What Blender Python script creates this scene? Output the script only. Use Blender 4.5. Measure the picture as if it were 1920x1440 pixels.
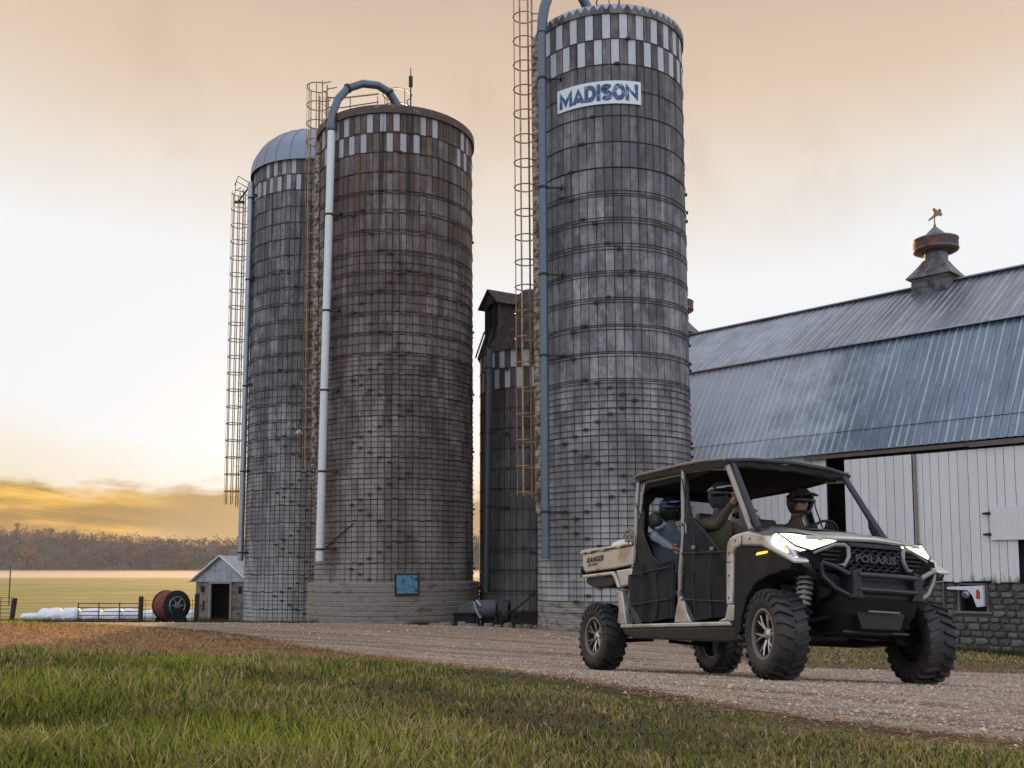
import bpy, bmesh, math, random
import numpy as np
from mathutils import Matrix, Vector, Euler
R = math.radians
rnd = random.Random(7)
rng = np.random.default_rng(7)
scene = bpy.context.scene
for o in list(bpy.data.objects): bpy.data.objects.remove(o)
COL = scene.collection

# ------------------------------------------------------------------ camera
FPX, PV, TH = 1850.0, 901.5, math.atan(.09)
cam = bpy.data.cameras.new('camera'); cam_o = bpy.data.objects.new('camera', cam); COL.objects.link(cam_o)
cam.sensor_width = 36; cam.lens = FPX/1920*36; cam.shift_y = (PV-720)/1920
cam.clip_start = .05; cam.clip_end = 6000
cam_o.location = (0, 0, 0); cam_o.rotation_euler = (R(90)+TH, 0, 0)
scene.camera = cam_o

# ------------------------------------------------------------------ light
SUN_AZ, SUN_EL = R(-10.5), R(6.5)        # azimuth from +Y towards +X
sdir = Vector((math.sin(SUN_AZ)*math.cos(SUN_EL), math.cos(SUN_AZ)*math.cos(SUN_EL), math.sin(SUN_EL)))
sun = bpy.data.lights.new('sun', 'SUN'); sun.energy = 5.0; sun.angle = R(1.5); sun.color = (1.0, .60, .28)
sun_o = bpy.data.objects.new('sun', sun); COL.objects.link(sun_o)
sun_o.rotation_euler = sdir.to_track_quat('Z', 'Y').to_euler()
scene.view_settings.view_transform = 'Standard'; scene.view_settings.look = 'None'
scene.view_settings.exposure = 0.6; scene.view_settings.gamma = 1; scene.view_settings.use_curve_mapping = False

world = bpy.data.worlds.new('World'); scene.world = world; world.use_nodes = True
def build_world():
    nt = world.node_tree; N = nt.nodes; L = nt.links; N.clear()
    def n(t, **k):
        x = N.new(t)
        for a, b in k.items(): setattr(x, a, b)
        return x
    out = n('ShaderNodeOutputWorld'); bg = n('ShaderNodeBackground'); L.new(bg.outputs[0], out.inputs[0])
    tc = n('ShaderNodeTexCoord'); sep = n('ShaderNodeSeparateXYZ'); L.new(tc.outputs['Generated'], sep.inputs[0])
    def val(x, sock):
        if isinstance(x, (int, float)): sock.default_value = x
        else: L.new(x, sock)
    def m(op, a, b=0.0, c=None, clamp=False):
        x = n('ShaderNodeMath', operation=op, use_clamp=clamp); val(a, x.inputs[0]); val(b, x.inputs[1])
        if c is not None: val(c, x.inputs[2])
        return x.outputs[0]
    def ramp(f, stops):
        r = n('ShaderNodeValToRGB'); e = r.color_ramp.elements
        while len(e) < len(stops): e.new(1)
        for q, (p, c) in zip(e, stops): q.position = p; q.color = (*c, 1) if len(c) == 3 else c
        L.new(f, r.inputs[0]); return r.outputs[0]
    def mix(f, a, b, mode='MIX'):
        x = n('ShaderNodeMix', data_type='RGBA', blend_type=mode)
        val(f, x.inputs[0])
        for s, v in ((x.inputs[6], a), (x.inputs[7], b)):
            if isinstance(v, tuple): s.default_value = (*v, 1)
            else: L.new(v, s)
        return x.outputs[2]
    def sstep(x, a, b):
        r = n('ShaderNodeMapRange', interpolation_type='SMOOTHSTEP'); val(x, r.inputs[0]); r.inputs[1].default_value = a; r.inputs[2].default_value = b
        return r.outputs[0]
    def noise(vec, scale, det=4, rough=.5):
        x = n('ShaderNodeTexNoise'); x.inputs['Scale'].default_value = scale; x.inputs['Detail'].default_value = det; x.inputs['Roughness'].default_value = rough
        L.new(vec, x.inputs['Vector']); return x.outputs[0]
    def scaled(v, s):
        x = n('ShaderNodeVectorMath', operation='MULTIPLY'); L.new(v, x.inputs[0]); x.inputs[1].default_value = s; return x.outputs[0]
    X, Y, Z = sep.outputs
    d = tc.outputs['Generated']
    soft = noise(scaled(d, (1, 1, 2.2)), 2.6, 3)
    zz = m('ADD', Z, m('MULTIPLY', m('SUBTRACT', soft, .5), .12))
    zz = m('ADD', zz, m('MULTIPLY', X, m('MULTIPLY', X, -.15)))
    # veil of thin cloud towards the sunset
    front = ramp(zz, [(0, (.44, .33, .20)), (.06, (.60, .53, .42)), (.12, (.625, .635, .65)), (.28, (.625, .635, .65)), (.36, (.585, .53, .465)),
                      (.44, (.53, .415, .32)), (.53, (.45, .335, .262)), (.62, (.50, .43, .38)), (.80, (.62, .63, .68)), (1, (.68, .74, .86))])
    back = ramp(Z, [(0, (.74, .74, .80)), (.15, (.80, .84, .93)), (.5, (.74, .83, .98)), (1, (.68, .74, .86))])
    base = mix(sstep(Y, -.35, .55), back, front)
    # mauve smudges high in the sunset side
    sm = noise(scaled(d, (1.6, 1.6, 1.2)), 3.1, 4, .6)
    smf = m('MULTIPLY', sstep(sm, .48, .72), m('MULTIPLY', sstep(Z, .26, .40), .34))
    base = mix(smf, base, (.36, .25, .19))
    # low bank of cloud above the horizon
    az = m('ARCTAN2', X, Y)
    comb = n('ShaderNodeCombineXYZ'); L.new(az, comb.inputs[0]); L.new(m('MULTIPLY', Z, 3.5), comb.inputs[1])
    e1 = noise(comb.outputs[0], 9, 6, .6); e2 = noise(comb.outputs[0], 22, 6, .62)
    edge = m('ADD', m('MULTIPLY', m('SUBTRACT', e1, .5), .085), m('MULTIPLY', m('SUBTRACT', e2, .5), .02))
    top = m('ADD', .077, edge)
    bank = m('SUBTRACT', 1.0, sstep(m('SUBTRACT', Z, top), -.010, .010))
    comb2 = n('ShaderNodeCombineXYZ'); L.new(az, comb2.inputs[0]); L.new(m('ADD', m('MULTIPLY', Z, 7), m('MULTIPLY', az, .6)), comb2.inputs[1])
    st = noise(comb2.outputs[0], 7, 6, .55)
    bright = ramp(st, [(.36, (.185, .115, .04)), (.48, (.28, .165, .045)), (.57, (.52, .29, .05)), (.68, (.68, .46, .13))])
    dull = ramp(Z, [(0, (.30, .225, .12)), (.045, (.24, .17, .09)), (.10, (.27, .155, .05))])
    bankc = mix(sstep(az, -.42, -.30), bright, dull)
    bankc = mix(m('MULTIPLY', sstep(Z, .045, .0), .5), bankc, (.42, .27, .10))
    lit = sstep(Y, .0, .6)
    bankc = mix(lit, (.60, .62, .70), bankc)
    base = mix(m('MULTIPLY', bank, m('ADD', .25, m('MULTIPLY', lit, .72))), base, bankc)
    # glow round the veiled sun
    dt = n('ShaderNodeVectorMath', operation='DOT_PRODUCT'); L.new(d, dt.inputs[0]); dt.inputs[1].default_value = sdir
    dp = m('MAXIMUM', dt.outputs['Value'], 0.0)
    g1 = m('MULTIPLY', m('POWER', dp, 220), .09); g2 = m('MULTIPLY', m('POWER', dp, 900), 1.2)
    base = mix(1.0, base, mix(g1, (0, 0, 0), (1.0, .72, .34)), 'ADD')
    base = mix(1.0, base, mix(m('MINIMUM', g2, 1.0), (0, 0, 0), (1.0, .72, .30)), 'ADD')
    sky = n('ShaderNodeTexSky', sky_type='NISHITA', sun_disc=False); sky.sun_elevation = SUN_EL; sky.sun_rotation = SUN_AZ
    sky.air_density = 1.0; sky.dust_density = 2.0
    sk = mix(1.0, sky.outputs[0], (.03, .03, .03), 'MULTIPLY')
    allc = mix(.94, sk, base)
    L.new(allc, bg.inputs[0]); bg.inputs[1].default_value = 1.0
build_world()

# ------------------------------------------------------------------ helpers
def P(u, v, Y):
    """point of the place seen at photo pixel (u, v) at depth Y"""
    c, s = math.cos(TH), math.sin(TH); x = (u-960)/FPX; z = -(v-PV)/FPX
    r = Vector((x, c-z*s, s+z*c)); return r*(Y/r.y)

_KY = [-20,0,2,3.5,5.5,7.2,8.28,11.5,14,20,28,36,46,50,60,100,450,800,3000]
_KH = [.5,.60,.63,.67,.715,.765,.8375,1.113,1.27,1.45,1.67,2.1,2.6,2.74,2.88,2.95,2.92,.4,.4]
KY = np.array(_KY, float); KH = np.array(_KH, float)
_d = np.diff(KH)/np.diff(KY); _m = np.zeros(len(KY))
for i in range(1, len(KY)-1):
    if _d[i-1]*_d[i] > 0:
        w1 = 2*(KY[i+1]-KY[i])+(KY[i]-KY[i-1]); w2 = (KY[i+1]-KY[i])+2*(KY[i]-KY[i-1]); _m[i] = (w1+w2)/(w1/_d[i-1]+w2/_d[i])
def gz(x, y):
    x = np.asarray(x, float); y = np.asarray(y, float)
    i = np.clip(np.searchsorted(KY, y)-1, 0, len(KY)-2); H = KY[i+1]-KY[i]; t = (y-KY[i])/H
    h = (2*t**3-3*t**2+1)*KH[i]+(t**3-2*t**2+t)*H*_m[i]+(-2*t**3+3*t**2)*KH[i+1]+(t**3-t**2)*H*_m[i+1]
    xc = np.where(x > 0, 14*np.tanh(x/14), 5*np.tanh(x/5)); f = np.clip((60-y)/30, 0, 1)
    q = np.clip((x-8)/5, 0, 1); q = q*q*(3-2*q)*np.clip((y-12)/8, 0, 1)*f
    return -(h+.035*xc*f+.22*q)

class MB:
    def __init__(s): s.v = []; s.f = []; s.m = []
    def add(s, V, F, mi=0):
        b = len(s.v); s.v += [tuple(p) for p in V]; s.f += [tuple(i+b for i in f) for f in F]; s.m += [mi]*len(F); return s
    def box(s, c, d, rot=None, mi=0, top=None):
        x, y, z = (k/2 for k in d); tx, ty = (x, y) if top is None else (top[0]/2, top[1]/2)
        V = [Vector(p) for p in ((-x,-y,-z),(x,-y,-z),(x,y,-z),(-x,y,-z),(-tx,-ty,z),(tx,-ty,z),(tx,ty,z),(-tx,ty,z))]
        if rot is not None: V = [rot @ p for p in V]
        c = Vector(c); return s.add([p+c for p in V], [(0,3,2,1),(4,5,6,7),(0,1,5,4),(1,2,6,5),(2,3,7,6),(3,0,4,7)], mi)
    def tube(s, pts, r, n=8, mi=0, closed=False, caps=True):
        pts = [Vector(p) for p in pts]; k = len(pts); rr = r if isinstance(r, (list, tuple)) else [r]*k
        V = []; F = []; prev = None
        for i, p in enumerate(pts):
            if closed: t = (pts[(i+1) % k]-pts[i-1]).normalized()
            else: t = (pts[min(i+1, k-1)]-pts[max(i-1, 0)]).normalized()
            if prev is None:
                a = Vector((0, 0, 1)) if abs(t.z) < .9 else Vector((1, 0, 0)); u = t.cross(a).normalized()
            else: u = (prev-t*prev.dot(t)).normalized()
            prev = u; w = t.cross(u)
            for j in range(n):
                an = 2*math.pi*j/n; V.append(p+(u*math.cos(an)+w*math.sin(an))*rr[i])
        for i in range(k if closed else k-1):
            a = i*n; b = ((i+1) % k)*n
            for j in range(n): F.append((a+j, a+(j+1) % n, b+(j+1) % n, b+j))
        if caps and not closed: F.append(tuple(range(n-1, -1, -1))); F.append(tuple((k-1)*n+j for j in range(n)))
        return s.add(V, F, mi)
    def lathe(s, prof, n=32, axis='z', c=(0,0,0), mi=0, a0=0, a1=2*math.pi, cap=False):
        full = abs(a1-a0-2*math.pi) < 1e-6; V = []; F = []; cnt = n if full else n+1; k = len(prof)
        for i in range(cnt):
            a = a0+(a1-a0)*i/n; ca, sa = math.cos(a), math.sin(a)
            for (r, h) in prof:
                p = (r*ca, r*sa, h) if axis == 'z' else ((r*ca, h, r*sa) if axis == 'y' else (h, r*ca, r*sa))
                V.append((p[0]+c[0], p[1]+c[1], p[2]+c[2]))
        for i in range(n):
            a = i*k; b = ((i+1) % cnt)*k
            for j in range(k-1): F.append((a+j, b+j, b+j+1, a+j+1))
        if cap: F.append(tuple(i*k for i in range(cnt-1, -1, -1))); F.append(tuple(i*k+k-1 for i in range(cnt)))
        return s.add(V, F, mi)
    def prism(s, poly, a, b, plane='xz', mi=0):
        """poly in plane, extruded from a to b along the remaining axis"""
        n = len(poly)
        def pt(p, h): return (p[0], h, p[1]) if plane == 'xz' else ((h, p[0], p[1]) if plane == 'yz' else (p[0], p[1], h))
        V = [pt(p, a) for p in poly]+[pt(p, b) for p in poly]
        F = [tuple(range(n-1, -1, -1)), tuple(range(n, 2*n))]+[(i, (i+1) % n, (i+1) % n+n, i+n) for i in range(n)]
        return s.add(V, F, mi)
    def grid(s, fn, nu, nv, mi=0):
        V = [fn(i/nu, j/nv) for i in range(nu+1) for j in range(nv+1)]
        F = [(i*(nv+1)+j, (i+1)*(nv+1)+j, (i+1)*(nv+1)+j+1, i*(nv+1)+j+1) for i in range(nu) for j in range(nv)]
        return s.add(V, F, mi)
    def mirror(s):
        b = len(s.v); s.v += [(x, -y, z) for x, y, z in s.v]; s.m += list(s.m)
        s.f += [tuple(i+b for i in reversed(f)) for f in s.f]; return s
    def mesh(s, name, mats, smooth=None, bevel=0, fixn=True, attrs=None, bseg=2):
        me = bpy.data.meshes.new(name); me.from_pydata(s.v, [], s.f)
        for k in (mats if isinstance(mats, (list, tuple)) else [mats]): me.materials.append(k)
        me.polygons.foreach_set('material_index', s.m)
        if fixn or bevel:
            bm = bmesh.new(); bm.from_mesh(me)
            if fixn: bmesh.ops.recalc_face_normals(bm, faces=bm.faces)
            if bevel:
                ed = [e for e in bm.edges if len(e.link_faces) == 2 and e.calc_face_angle(0) > .5]
                bmesh.ops.bevel(bm, geom=ed, offset=bevel, segments=bseg, affect='EDGES', profile=.6, clamp_overlap=True)
            bm.to_mesh(me); bm.free()
        if smooth is not None:
            me.shade_smooth(); me.set_sharp_from_angle(angle=R(smooth))
        return me
    def build(s, name, mats, parent=None, smooth=None, bevel=0, loc=None, fixn=True, label=None, kind=None, bseg=2):
        return link(name, s.mesh(name, mats, smooth, bevel, fixn, bseg=bseg), parent, loc, label, kind)
def link(name, me, parent=None, loc=None, label=None, kind=None):
    o = bpy.data.objects.new(name, me); COL.objects.link(o)
    if parent: o.parent = parent
    if loc is not None: o.location = loc
    if label: o['label'] = label
    if kind: o['kind'] = kind
    return o
def thing(name, label, cat, loc=(0,0,0), rot=(0,0,0), group=None):
    o = bpy.data.objects.new(name, None); COL.objects.link(o); o.location = loc; o.rotation_euler = rot
    o.empty_display_size = .2
    tag(o, label, cat, group); return o
def tag(o, label, cat, group=None):
    o['label'] = label; o['category'] = cat
    if group: o['group'] = group
    return o
def tree_copy(o, parent=None):
    c = o.copy(); COL.objects.link(c); c.parent = parent
    for ch in o.children: tree_copy(ch, c)
    return c
def text_mesh(txt, size, ext=.002, off=.0, sx=1.0, shear=0, spacing=1.0):
    cu = bpy.data.curves.new('lettering', 'FONT'); cu.body = txt; cu.size = size; cu.extrude = ext; cu.offset = off; cu.align_x = 'CENTER'; cu.align_y = 'CENTER'
    cu.shear = shear; cu.space_character = spacing; cu.resolution_u = 3
    o = bpy.data.objects.new('lettering', cu); COL.objects.link(o)
    me = bpy.data.meshes.new_from_object(o.evaluated_get(bpy.context.evaluated_depsgraph_get()))
    bpy.data.objects.remove(o); bpy.data.curves.remove(cu)
    for v in me.vertices: v.co.x *= sx
    return me
def tri_mesh(name, V, T, mat, cols=None, smooth=False):
    me = bpy.data.meshes.new(name); V = np.ascontiguousarray(V, np.float32); T = np.ascontiguousarray(T, np.int32)
    me.vertices.add(len(V)); me.vertices.foreach_set('co', V.ravel())
    me.loops.add(T.size); me.loops.foreach_set('vertex_index', T.ravel())
    me.polygons.add(len(T)); me.polygons.foreach_set('loop_start', np.arange(0, T.size, 3, dtype=np.int32))
    me.update(calc_edges=True)
    if cols is not None:
        a = me.attributes.new('tint', 'FLOAT_COLOR', 'POINT')
        c = np.ones((len(V), 4), np.float32); c[:, :3] = cols; a.data.foreach_set('color', c.ravel())
    me.materials.append(mat)
    if smooth: me.shade_smooth()
    return me

# ------------------------------------------------------------------ materials
class NT:
    def __init__(s, name):
        s.mat = bpy.data.materials.new(name); s.mat.use_nodes = True; s.nt = s.mat.node_tree; s.nt.nodes.clear()
        s.out = s.n('ShaderNodeOutputMaterial'); s.b = s.n('ShaderNodeBsdfPrincipled'); s.l(s.b.outputs[0], s.out.inputs[0])
    def n(s, t, **k):
        x = s.nt.nodes.new(t)
        for a, b in k.items(): setattr(x, a, b)
        return x
    def l(s, a, b): s.nt.links.new(a, b)
    def put(s, v, sock):
        if isinstance(v, (int, float)): sock.default_value = v
        elif isinstance(v, tuple): sock.default_value = (*v, 1) if len(v) == 3 and len(sock.default_value) == 4 else v
        else: s.l(v, sock)
    def m(s, op, a, b=0.0, clamp=False):
        x = s.n('ShaderNodeMath', operation=op, use_clamp=clamp); s.put(a, x.inputs[0]); s.put(b, x.inputs[1]); return x.outputs[0]
    def mix(s, f, a, b, mode='MIX'):
        x = s.n('ShaderNodeMix', data_type='RGBA', blend_type=mode); s.put(f, x.inputs[0]); s.put(a, x.inputs[6]); s.put(b, x.inputs[7]); return x.outputs[2]
    def step(s, x, a, b, lo=0., hi=1.):
        r = s.n('ShaderNodeMapRange', interpolation_type='SMOOTHSTEP'); s.put(x, r.inputs[0])
        for i, q in enumerate((a, b, lo, hi)): r.inputs[i+1].default_value = q
        return r.outputs[0]
    def co(s, kind='Object'):
        if kind == 'World': return s.n('ShaderNodeNewGeometry').outputs['Position']
        return s.n('ShaderNodeTexCoord').outputs[kind]
    def sc(s, v, k):
        x = s.n('ShaderNodeVectorMath', operation='MULTIPLY'); s.l(v, x.inputs[0]); x.inputs[1].default_value = k; return x.outputs[0]
    def noise(s, v, scale, det=4, rough=.55, dist=0):
        x = s.n('ShaderNodeTexNoise'); x.inputs['Scale'].default_value = scale; x.inputs['Detail'].default_value = det; x.inputs['Roughness'].default_value = rough; x.inputs['Distortion'].default_value = dist
        s.l(v, x.inputs['Vector']); return x.outputs[0]
    def attr(s, name, col=True):
        x = s.n('ShaderNodeAttribute', attribute_name=name); return x.outputs['Color' if col else 'Fac']
    def bump(s, h, strength=.3, dist=.02):
        x = s.n('ShaderNodeBump'); x.inputs['Strength'].default_value = strength; x.inputs['Distance'].default_value = dist; s.l(h, x.inputs['Height']); s.l(x.outputs[0], s.b.inputs['Normal'])
    def fin(s, col, rough=.7, metal=0., spec=.5):
        s.put(col, s.b.inputs['Base Color']); s.put(rough, s.b.inputs['Roughness']); s.put(metal, s.b.inputs['Metallic']); s.b.inputs['Specular IOR Level'].default_value = spec
        return s.mat
def simple(name, col, rough=.6, metal=0., var=.25, scale=6, dirt=None, dscale=3, dlo=.5, dhi=.7, bump=.0, spec=.5, coord='Object', stretch=(1,1,1), coat=0):
    t = NT(name); co = t.sc(t.co(coord), stretch); nz = t.noise(co, scale, 5)
    c = t.mix(nz, tuple(k*(1-var) for k in col), tuple(min(1, k*(1+var)) for k in col))
    if dirt:
        d = t.step(t.noise(co, dscale, 6, .62), dlo, dhi); c = t.mix(d, c, dirt)
    if bump: t.bump(t.noise(co, scale*5, 4), bump, .01)
    if coat: t.b.inputs['Coat Weight'].default_value = coat; t.b.inputs['Coat Roughness'].default_value = .15
    r = t.m('ADD', rough-.08, t.m('MULTIPLY', nz, .16))
    return t.fin(c, r, metal, spec)
def emis(name, col, strength, base=(.8,.8,.8)):
    t = NT(name); t.b.inputs['Emission Color'].default_value = (*col, 1); t.b.inputs['Emission Strength'].default_value = strength
    return t.fin(base, .3)

def stave_mat(name, base, stain, rust, streak, H, light, rusttop=.6, painted=False):
    """cast concrete staves: own tint each, run-off streaks, rust, lighter splash zone by the ground"""
    t = NT(name); co = t.co('Object'); tint = t.attr('tint')
    sepT = t.n('ShaderNodeSeparateColor'); t.l(tint, sepT.inputs[0]); tv, tw, tx = sepT.outputs[:3]
    fine = t.noise(co, 22, 6, .7); vert = t.noise(t.sc(co, (5.5, 5.5, .35)), 1.0, 5, .6); big = t.noise(t.sc(co, (1, 1, .4)), .8, 4, .6)
    sz = t.n('ShaderNodeSeparateXYZ'); t.l(co, sz.inputs[0]); z = sz.outputs[2]
    c = t.mix(fine, tuple(k*.72 for k in base), tuple(min(1, k*1.28) for k in base))
    c = t.mix(t.m('MULTIPLY', tv, .80 if not painted else .2), c, tuple(k*.45 for k in base))
    if not painted: c = t.mix(t.m('MULTIPLY', tw, .6), c, light)
    mot = t.noise(t.sc(co, (1, 1, .6)), 7, 5, .72); c = t.mix(t.step(mot, .40, .66, 0, .55 if not painted else .12), c, tuple(k*.42 for k in base))
    patch = t.noise(t.sc(co, (1, 1, .7)), 1.9, 4, .7); c = t.mix(t.step(patch, .46, .62, 0, .40 if not painted else 0), c, light)
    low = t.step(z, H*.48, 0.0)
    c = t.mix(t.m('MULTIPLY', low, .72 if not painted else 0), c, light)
    if not painted:
        c = t.mix(t.m('MULTIPLY', t.step(big, .42, .62), .55), c, stain)
        rt = t.m('ADD', .18, t.m('MULTIPLY', t.step(z, H*.35, H), rusttop))
        c = t.mix(t.m('MULTIPLY', t.step(vert, .44, .64), rt), c, rust)
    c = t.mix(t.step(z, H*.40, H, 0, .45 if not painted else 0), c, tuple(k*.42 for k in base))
    sf = t.m('MULTIPLY', t.step(t.m('ADD', t.noise(t.sc(co, (3.3, 3.3, .12)), 1.3, 5, .65), t.m('MULTIPLY', t.m('SUBTRACT', tx, .5), .16)), .52, .66), t.m('ADD', .2, t.m('MULTIPLY', t.step(z, H*.5, H*1.0), .8)))
    c = t.mix(t.m('MULTIPLY', sf, streak), c, (.028, .024, .023))
    if painted:
        wear = t.step(t.noise(t.sc(co, (9, 9, 1.6)), 1.2, 6, .75), .60, .66); c = t.mix(t.m('MULTIPLY', wear, .75), c, stain)
    t.bump(fine, .5, .012)
    return t.fin(c, .9, 0, .25)

# -- shared
m_ruststeel = simple('rusty_steel', (.075, .055, .042), .75, .3, .4, 12, (.12, .055, .03), 5, .45, .65)
m_darksteel = simple('dark_steel', (.035, .033, .033), .6, .6, .3, 10)
m_galv = simple('galvanised_steel', (.30, .33, .37), .45, .75, .2, 9, (.16, .13, .11), 2.5, .55, .8)
m_cage = simple('sunlit_weathered_ladder_steel', (.33, .23, .13), .5, .45, .3, 10, (.13, .065, .03), 6, .45, .7)  # gold of the low sun put into the base colour, over rust patches
m_bluepipe = simple('blue_grey_pipe_steel', (.10, .13, .165), .42, .55, .2, 6, (.15, .12, .10), 2, .6, .8)
m_whitepipe = simple('white_pipe_paint', (.62, .64, .66), .5, 0, .08, 5, (.40, .37, .34), 1.5, .6, .8, stretch=(1,1,.2))
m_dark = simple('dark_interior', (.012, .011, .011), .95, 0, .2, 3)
m_concrete = simple('old_concrete', (.19, .175, .16), .95, 0, .3, 5, (.09, .08, .075), 1.5, .45, .65, bump=.4)
m_black = simple('black_plastic', (.016, .017, .019), .48, 0, .3, 8, (.05, .042, .035), 4, .52, .75)
m_rubber = simple('tyre_rubber', (.016, .016, .017), .62, 0, .25, 9, (.05, .041, .034), 3.5, .45, .72)
m_dust = simple('dusty_bead', (.20, .155, .12), .8, 0, .2, 10)

# ------------------------------------------------------------------ ground
GRAVEL = [(-14,30),(-9.8,25.8),(-6.6,22),(-4.9,19.2),(-3.5,16.3),(-2,14.1),(-.75,11.3),(-.25,9.4),(.17,7.8),(.68,6.7),(1.07,5.9),(1.5,5.25),(1.95,4.8),(2.6,4.3),(4,3.3),(7,1.6),(14,-2),(30,-9),
          (40,0),(40,17),(20,16.2),(9,15.3),(7.5,15.1),(5.9,15.1),(4.4,14.9),(3.6,17),(3.6,21),(4.5,25.5),(2.5,27.7),(.5,30),(-1,34),(-3,36),(-8,40),(-12,44),(-17,48),(-24,49),(-22,40)]
DIRT = [(-20,27),(-11.6,24.6),(-8,22.6),(-5.6,19.6),(-3.7,16.2),(-1.6,12.6),(-2.4,11.4),(-3.6,11.6),(-5.2,11.4),(-7,10.6),(-12,10.4),(-24,12)]
def sdist(poly, X, Y):
    d = np.full(X.shape, 1e9); ins = np.zeros(X.shape, bool); n = len(poly)
    for i in range(n):
        x1, y1 = poly[i]; x2, y2 = poly[(i+1) % n]; ex, ey = x2-x1, y2-y1
        t = np.clip(((X-x1)*ex+(Y-y1)*ey)/(ex*ex+ey*ey), 0, 1); d = np.minimum(d, np.hypot(X-x1-t*ex, Y-y1-t*ey))
        c = ((y1 > Y) != (y2 > Y)); 
        with np.errstate(divide='ignore', invalid='ignore'): xi = x1+(Y-y1)*ex/(ey if ey != 0 else 1e-9)
        ins ^= c & (X < xi)
    return np.where(ins, d, -d)
def gravel_sd(X, Y): return sdist(GRAVEL, X, Y)
def lump(x, y):
    return (np.sin(x*1.7+1.3*np.sin(y*.9))*np.sin(y*1.3+x*.4)*.018+np.sin(x*4.1+y*2.3)*np.sin(y*3.7-x*1.9)*.012)
def ground_z(x, y):
    g = np.clip(gravel_sd(np.asarray(x, float), np.asarray(y, float))/.5, -1, 1)
    nearw = np.clip((30-np.asarray(y))/10, 0, 1)
    return gz(x, y)+lump(x, y)*np.clip(-g, .12, 1)*nearw-.025*np.clip(g, 0, 1)*np.clip((12-np.asarray(y))/4, 0, 1)*0
def make_ground():
    Xs = np.unique(np.concatenate([np.arange(-13, 13.01, .14), np.arange(13, 60, 1.2), -np.arange(13, 60, 1.2), np.geomspace(60, 2500, 30), -np.geomspace(60, 2500, 30)]).round(4))
    Ys = np.unique(np.concatenate([np.arange(-12, 2, .6), np.arange(2, 14, .12), np.arange(14, 40, .3), np.arange(40, 60, 1), np.geomspace(60, 2500, 50)]).round(4))
    X, Y = np.meshgrid(Xs, Ys, indexing='ij'); Z = ground_z(X, Y)
    nx, ny = X.shape; V = np.stack([X, Y, Z], -1).reshape(-1, 3)
    i = np.arange(nx-1)[:, None]*ny+np.arange(ny-1)[None, :]; i = i.ravel()
    Q = np.stack([i, i+ny, i+ny+1, i+1], 1).astype(np.int32)
    me = bpy.data.meshes.new('ground'); me.vertices.add(len(V)); me.vertices.foreach_set('co', V.astype(np.float32).ravel())
    me.loops.add(Q.size); me.loops.foreach_set('vertex_index', Q.ravel()); me.polygons.add(len(Q)); me.polygons.foreach_set('loop_start', np.arange(0, Q.size, 4, dtype=np.int32)); me.update(calc_edges=True)
    for nm, arr in (('gravel', gravel_sd(X, Y)), ('dirt', sdist(DIRT, X, Y))):
        a = me.attributes.new(nm, 'FLOAT', 'POINT'); a.data.foreach_set('value', arr.ravel().astype(np.float32))
    me.shade_smooth()
    t = NT('ground_surface'); co = t.co('World'); sp = t.n('ShaderNodeSeparateXYZ'); t.l(co, sp.inputs[0]); gx, gy = sp.outputs[0], sp.outputs[1]
    n1 = t.noise(co, .7, 4); n2 = t.noise(co, 3.5, 5, .65); n3 = t.noise(co, 28, 4, .7); n4 = t.noise(co, 90, 3, .7)
    fur = t.noise(t.sc(co, (1, .25, 1)), 6, 5, .65)
    # turf soil under the blades, greener on the left, dry on the right
    green = t.mix(n2, (.045, .055, .018), (.10, .115, .032)); dry = t.mix(n2, (.14, .105, .055), (.26, .20, .10))
    turf = t.mix(t.step(t.m('ADD', n1, t.m('MULTIPLY', gx, .06)), .42, .75), green, dry)
    turf = t.mix(t.step(n3, .35, .7), turf, (.05, .035, .02))
    # gravel
    vor = t.n('ShaderNodeTexVoronoi'); vor.inputs['Scale'].default_value = 38; t.l(co, vor.inputs['Vector'])
    vs = t.n('ShaderNodeSeparateColor'); t.l(vor.outputs['Color'], vs.inputs[0])
    gr = t.mix(vs.outputs[0], (.19, .13, .092), (.56, .43, .325)); gr = t.mix(t.step(n2, .4, .65, 0, .55), gr, (.17, .125, .10))
    gr = t.mix(t.step(t.noise(t.sc(co, (.35, 1.6, 1)), 1.5, 5, .6), .45, .7, 0, .55), gr, (.30, .24, .195))
    dvu = t.n('ShaderNodeVectorMath', operation='DOT_PRODUCT'); t.l(co, dvu.inputs[0]); dvu.inputs[1].default_value = (.08, -.05, 0); dvw = t.n('ShaderNodeVectorMath', operation='DOT_PRODUCT'); t.l(co, dvw.inputs[0]); dvw.inputs[1].default_value = (.62, 1.0, 0)
    cuv = t.n('ShaderNodeCombineXYZ'); t.l(dvu.outputs['Value'], cuv.inputs[0]); t.l(dvw.outputs['Value'], cuv.inputs[1]); rut = t.noise(cuv.outputs[0], 1.6, 6, .68, .3)
    gr = t.mix(t.step(rut, .47, .62, 0, .75), gr, (.085, .055, .040)); gr = t.mix(t.step(rut, .44, .34, 0, .45), gr, (.42, .34, .28))
    gr = t.mix(t.step(gy, 14, 26, 0, .45), gr, (.25, .155, .105))
    # bare earth, straw
    straw = t.noise(t.sc(co, (1.5, 8, 1)), 5, 5, .75); dr = t.mix(n2, (.15, .075, .035), (.30, .165, .08)); dr = t.mix(t.step(straw, .48, .62), dr, (.48, .30, .15)); dr = t.mix(t.step(t.noise(t.sc(co, (.8, 2.4, 1)), 4.5, 5, .75), .50, .60, 0, .8), dr, (.075, .04, .022))
    dr = t.mix(t.step(t.noise(t.sc(co, (.5, 2, 1)), 1.6, 5, .7), .55, .66), dr, (.045, .03, .02))
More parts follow.
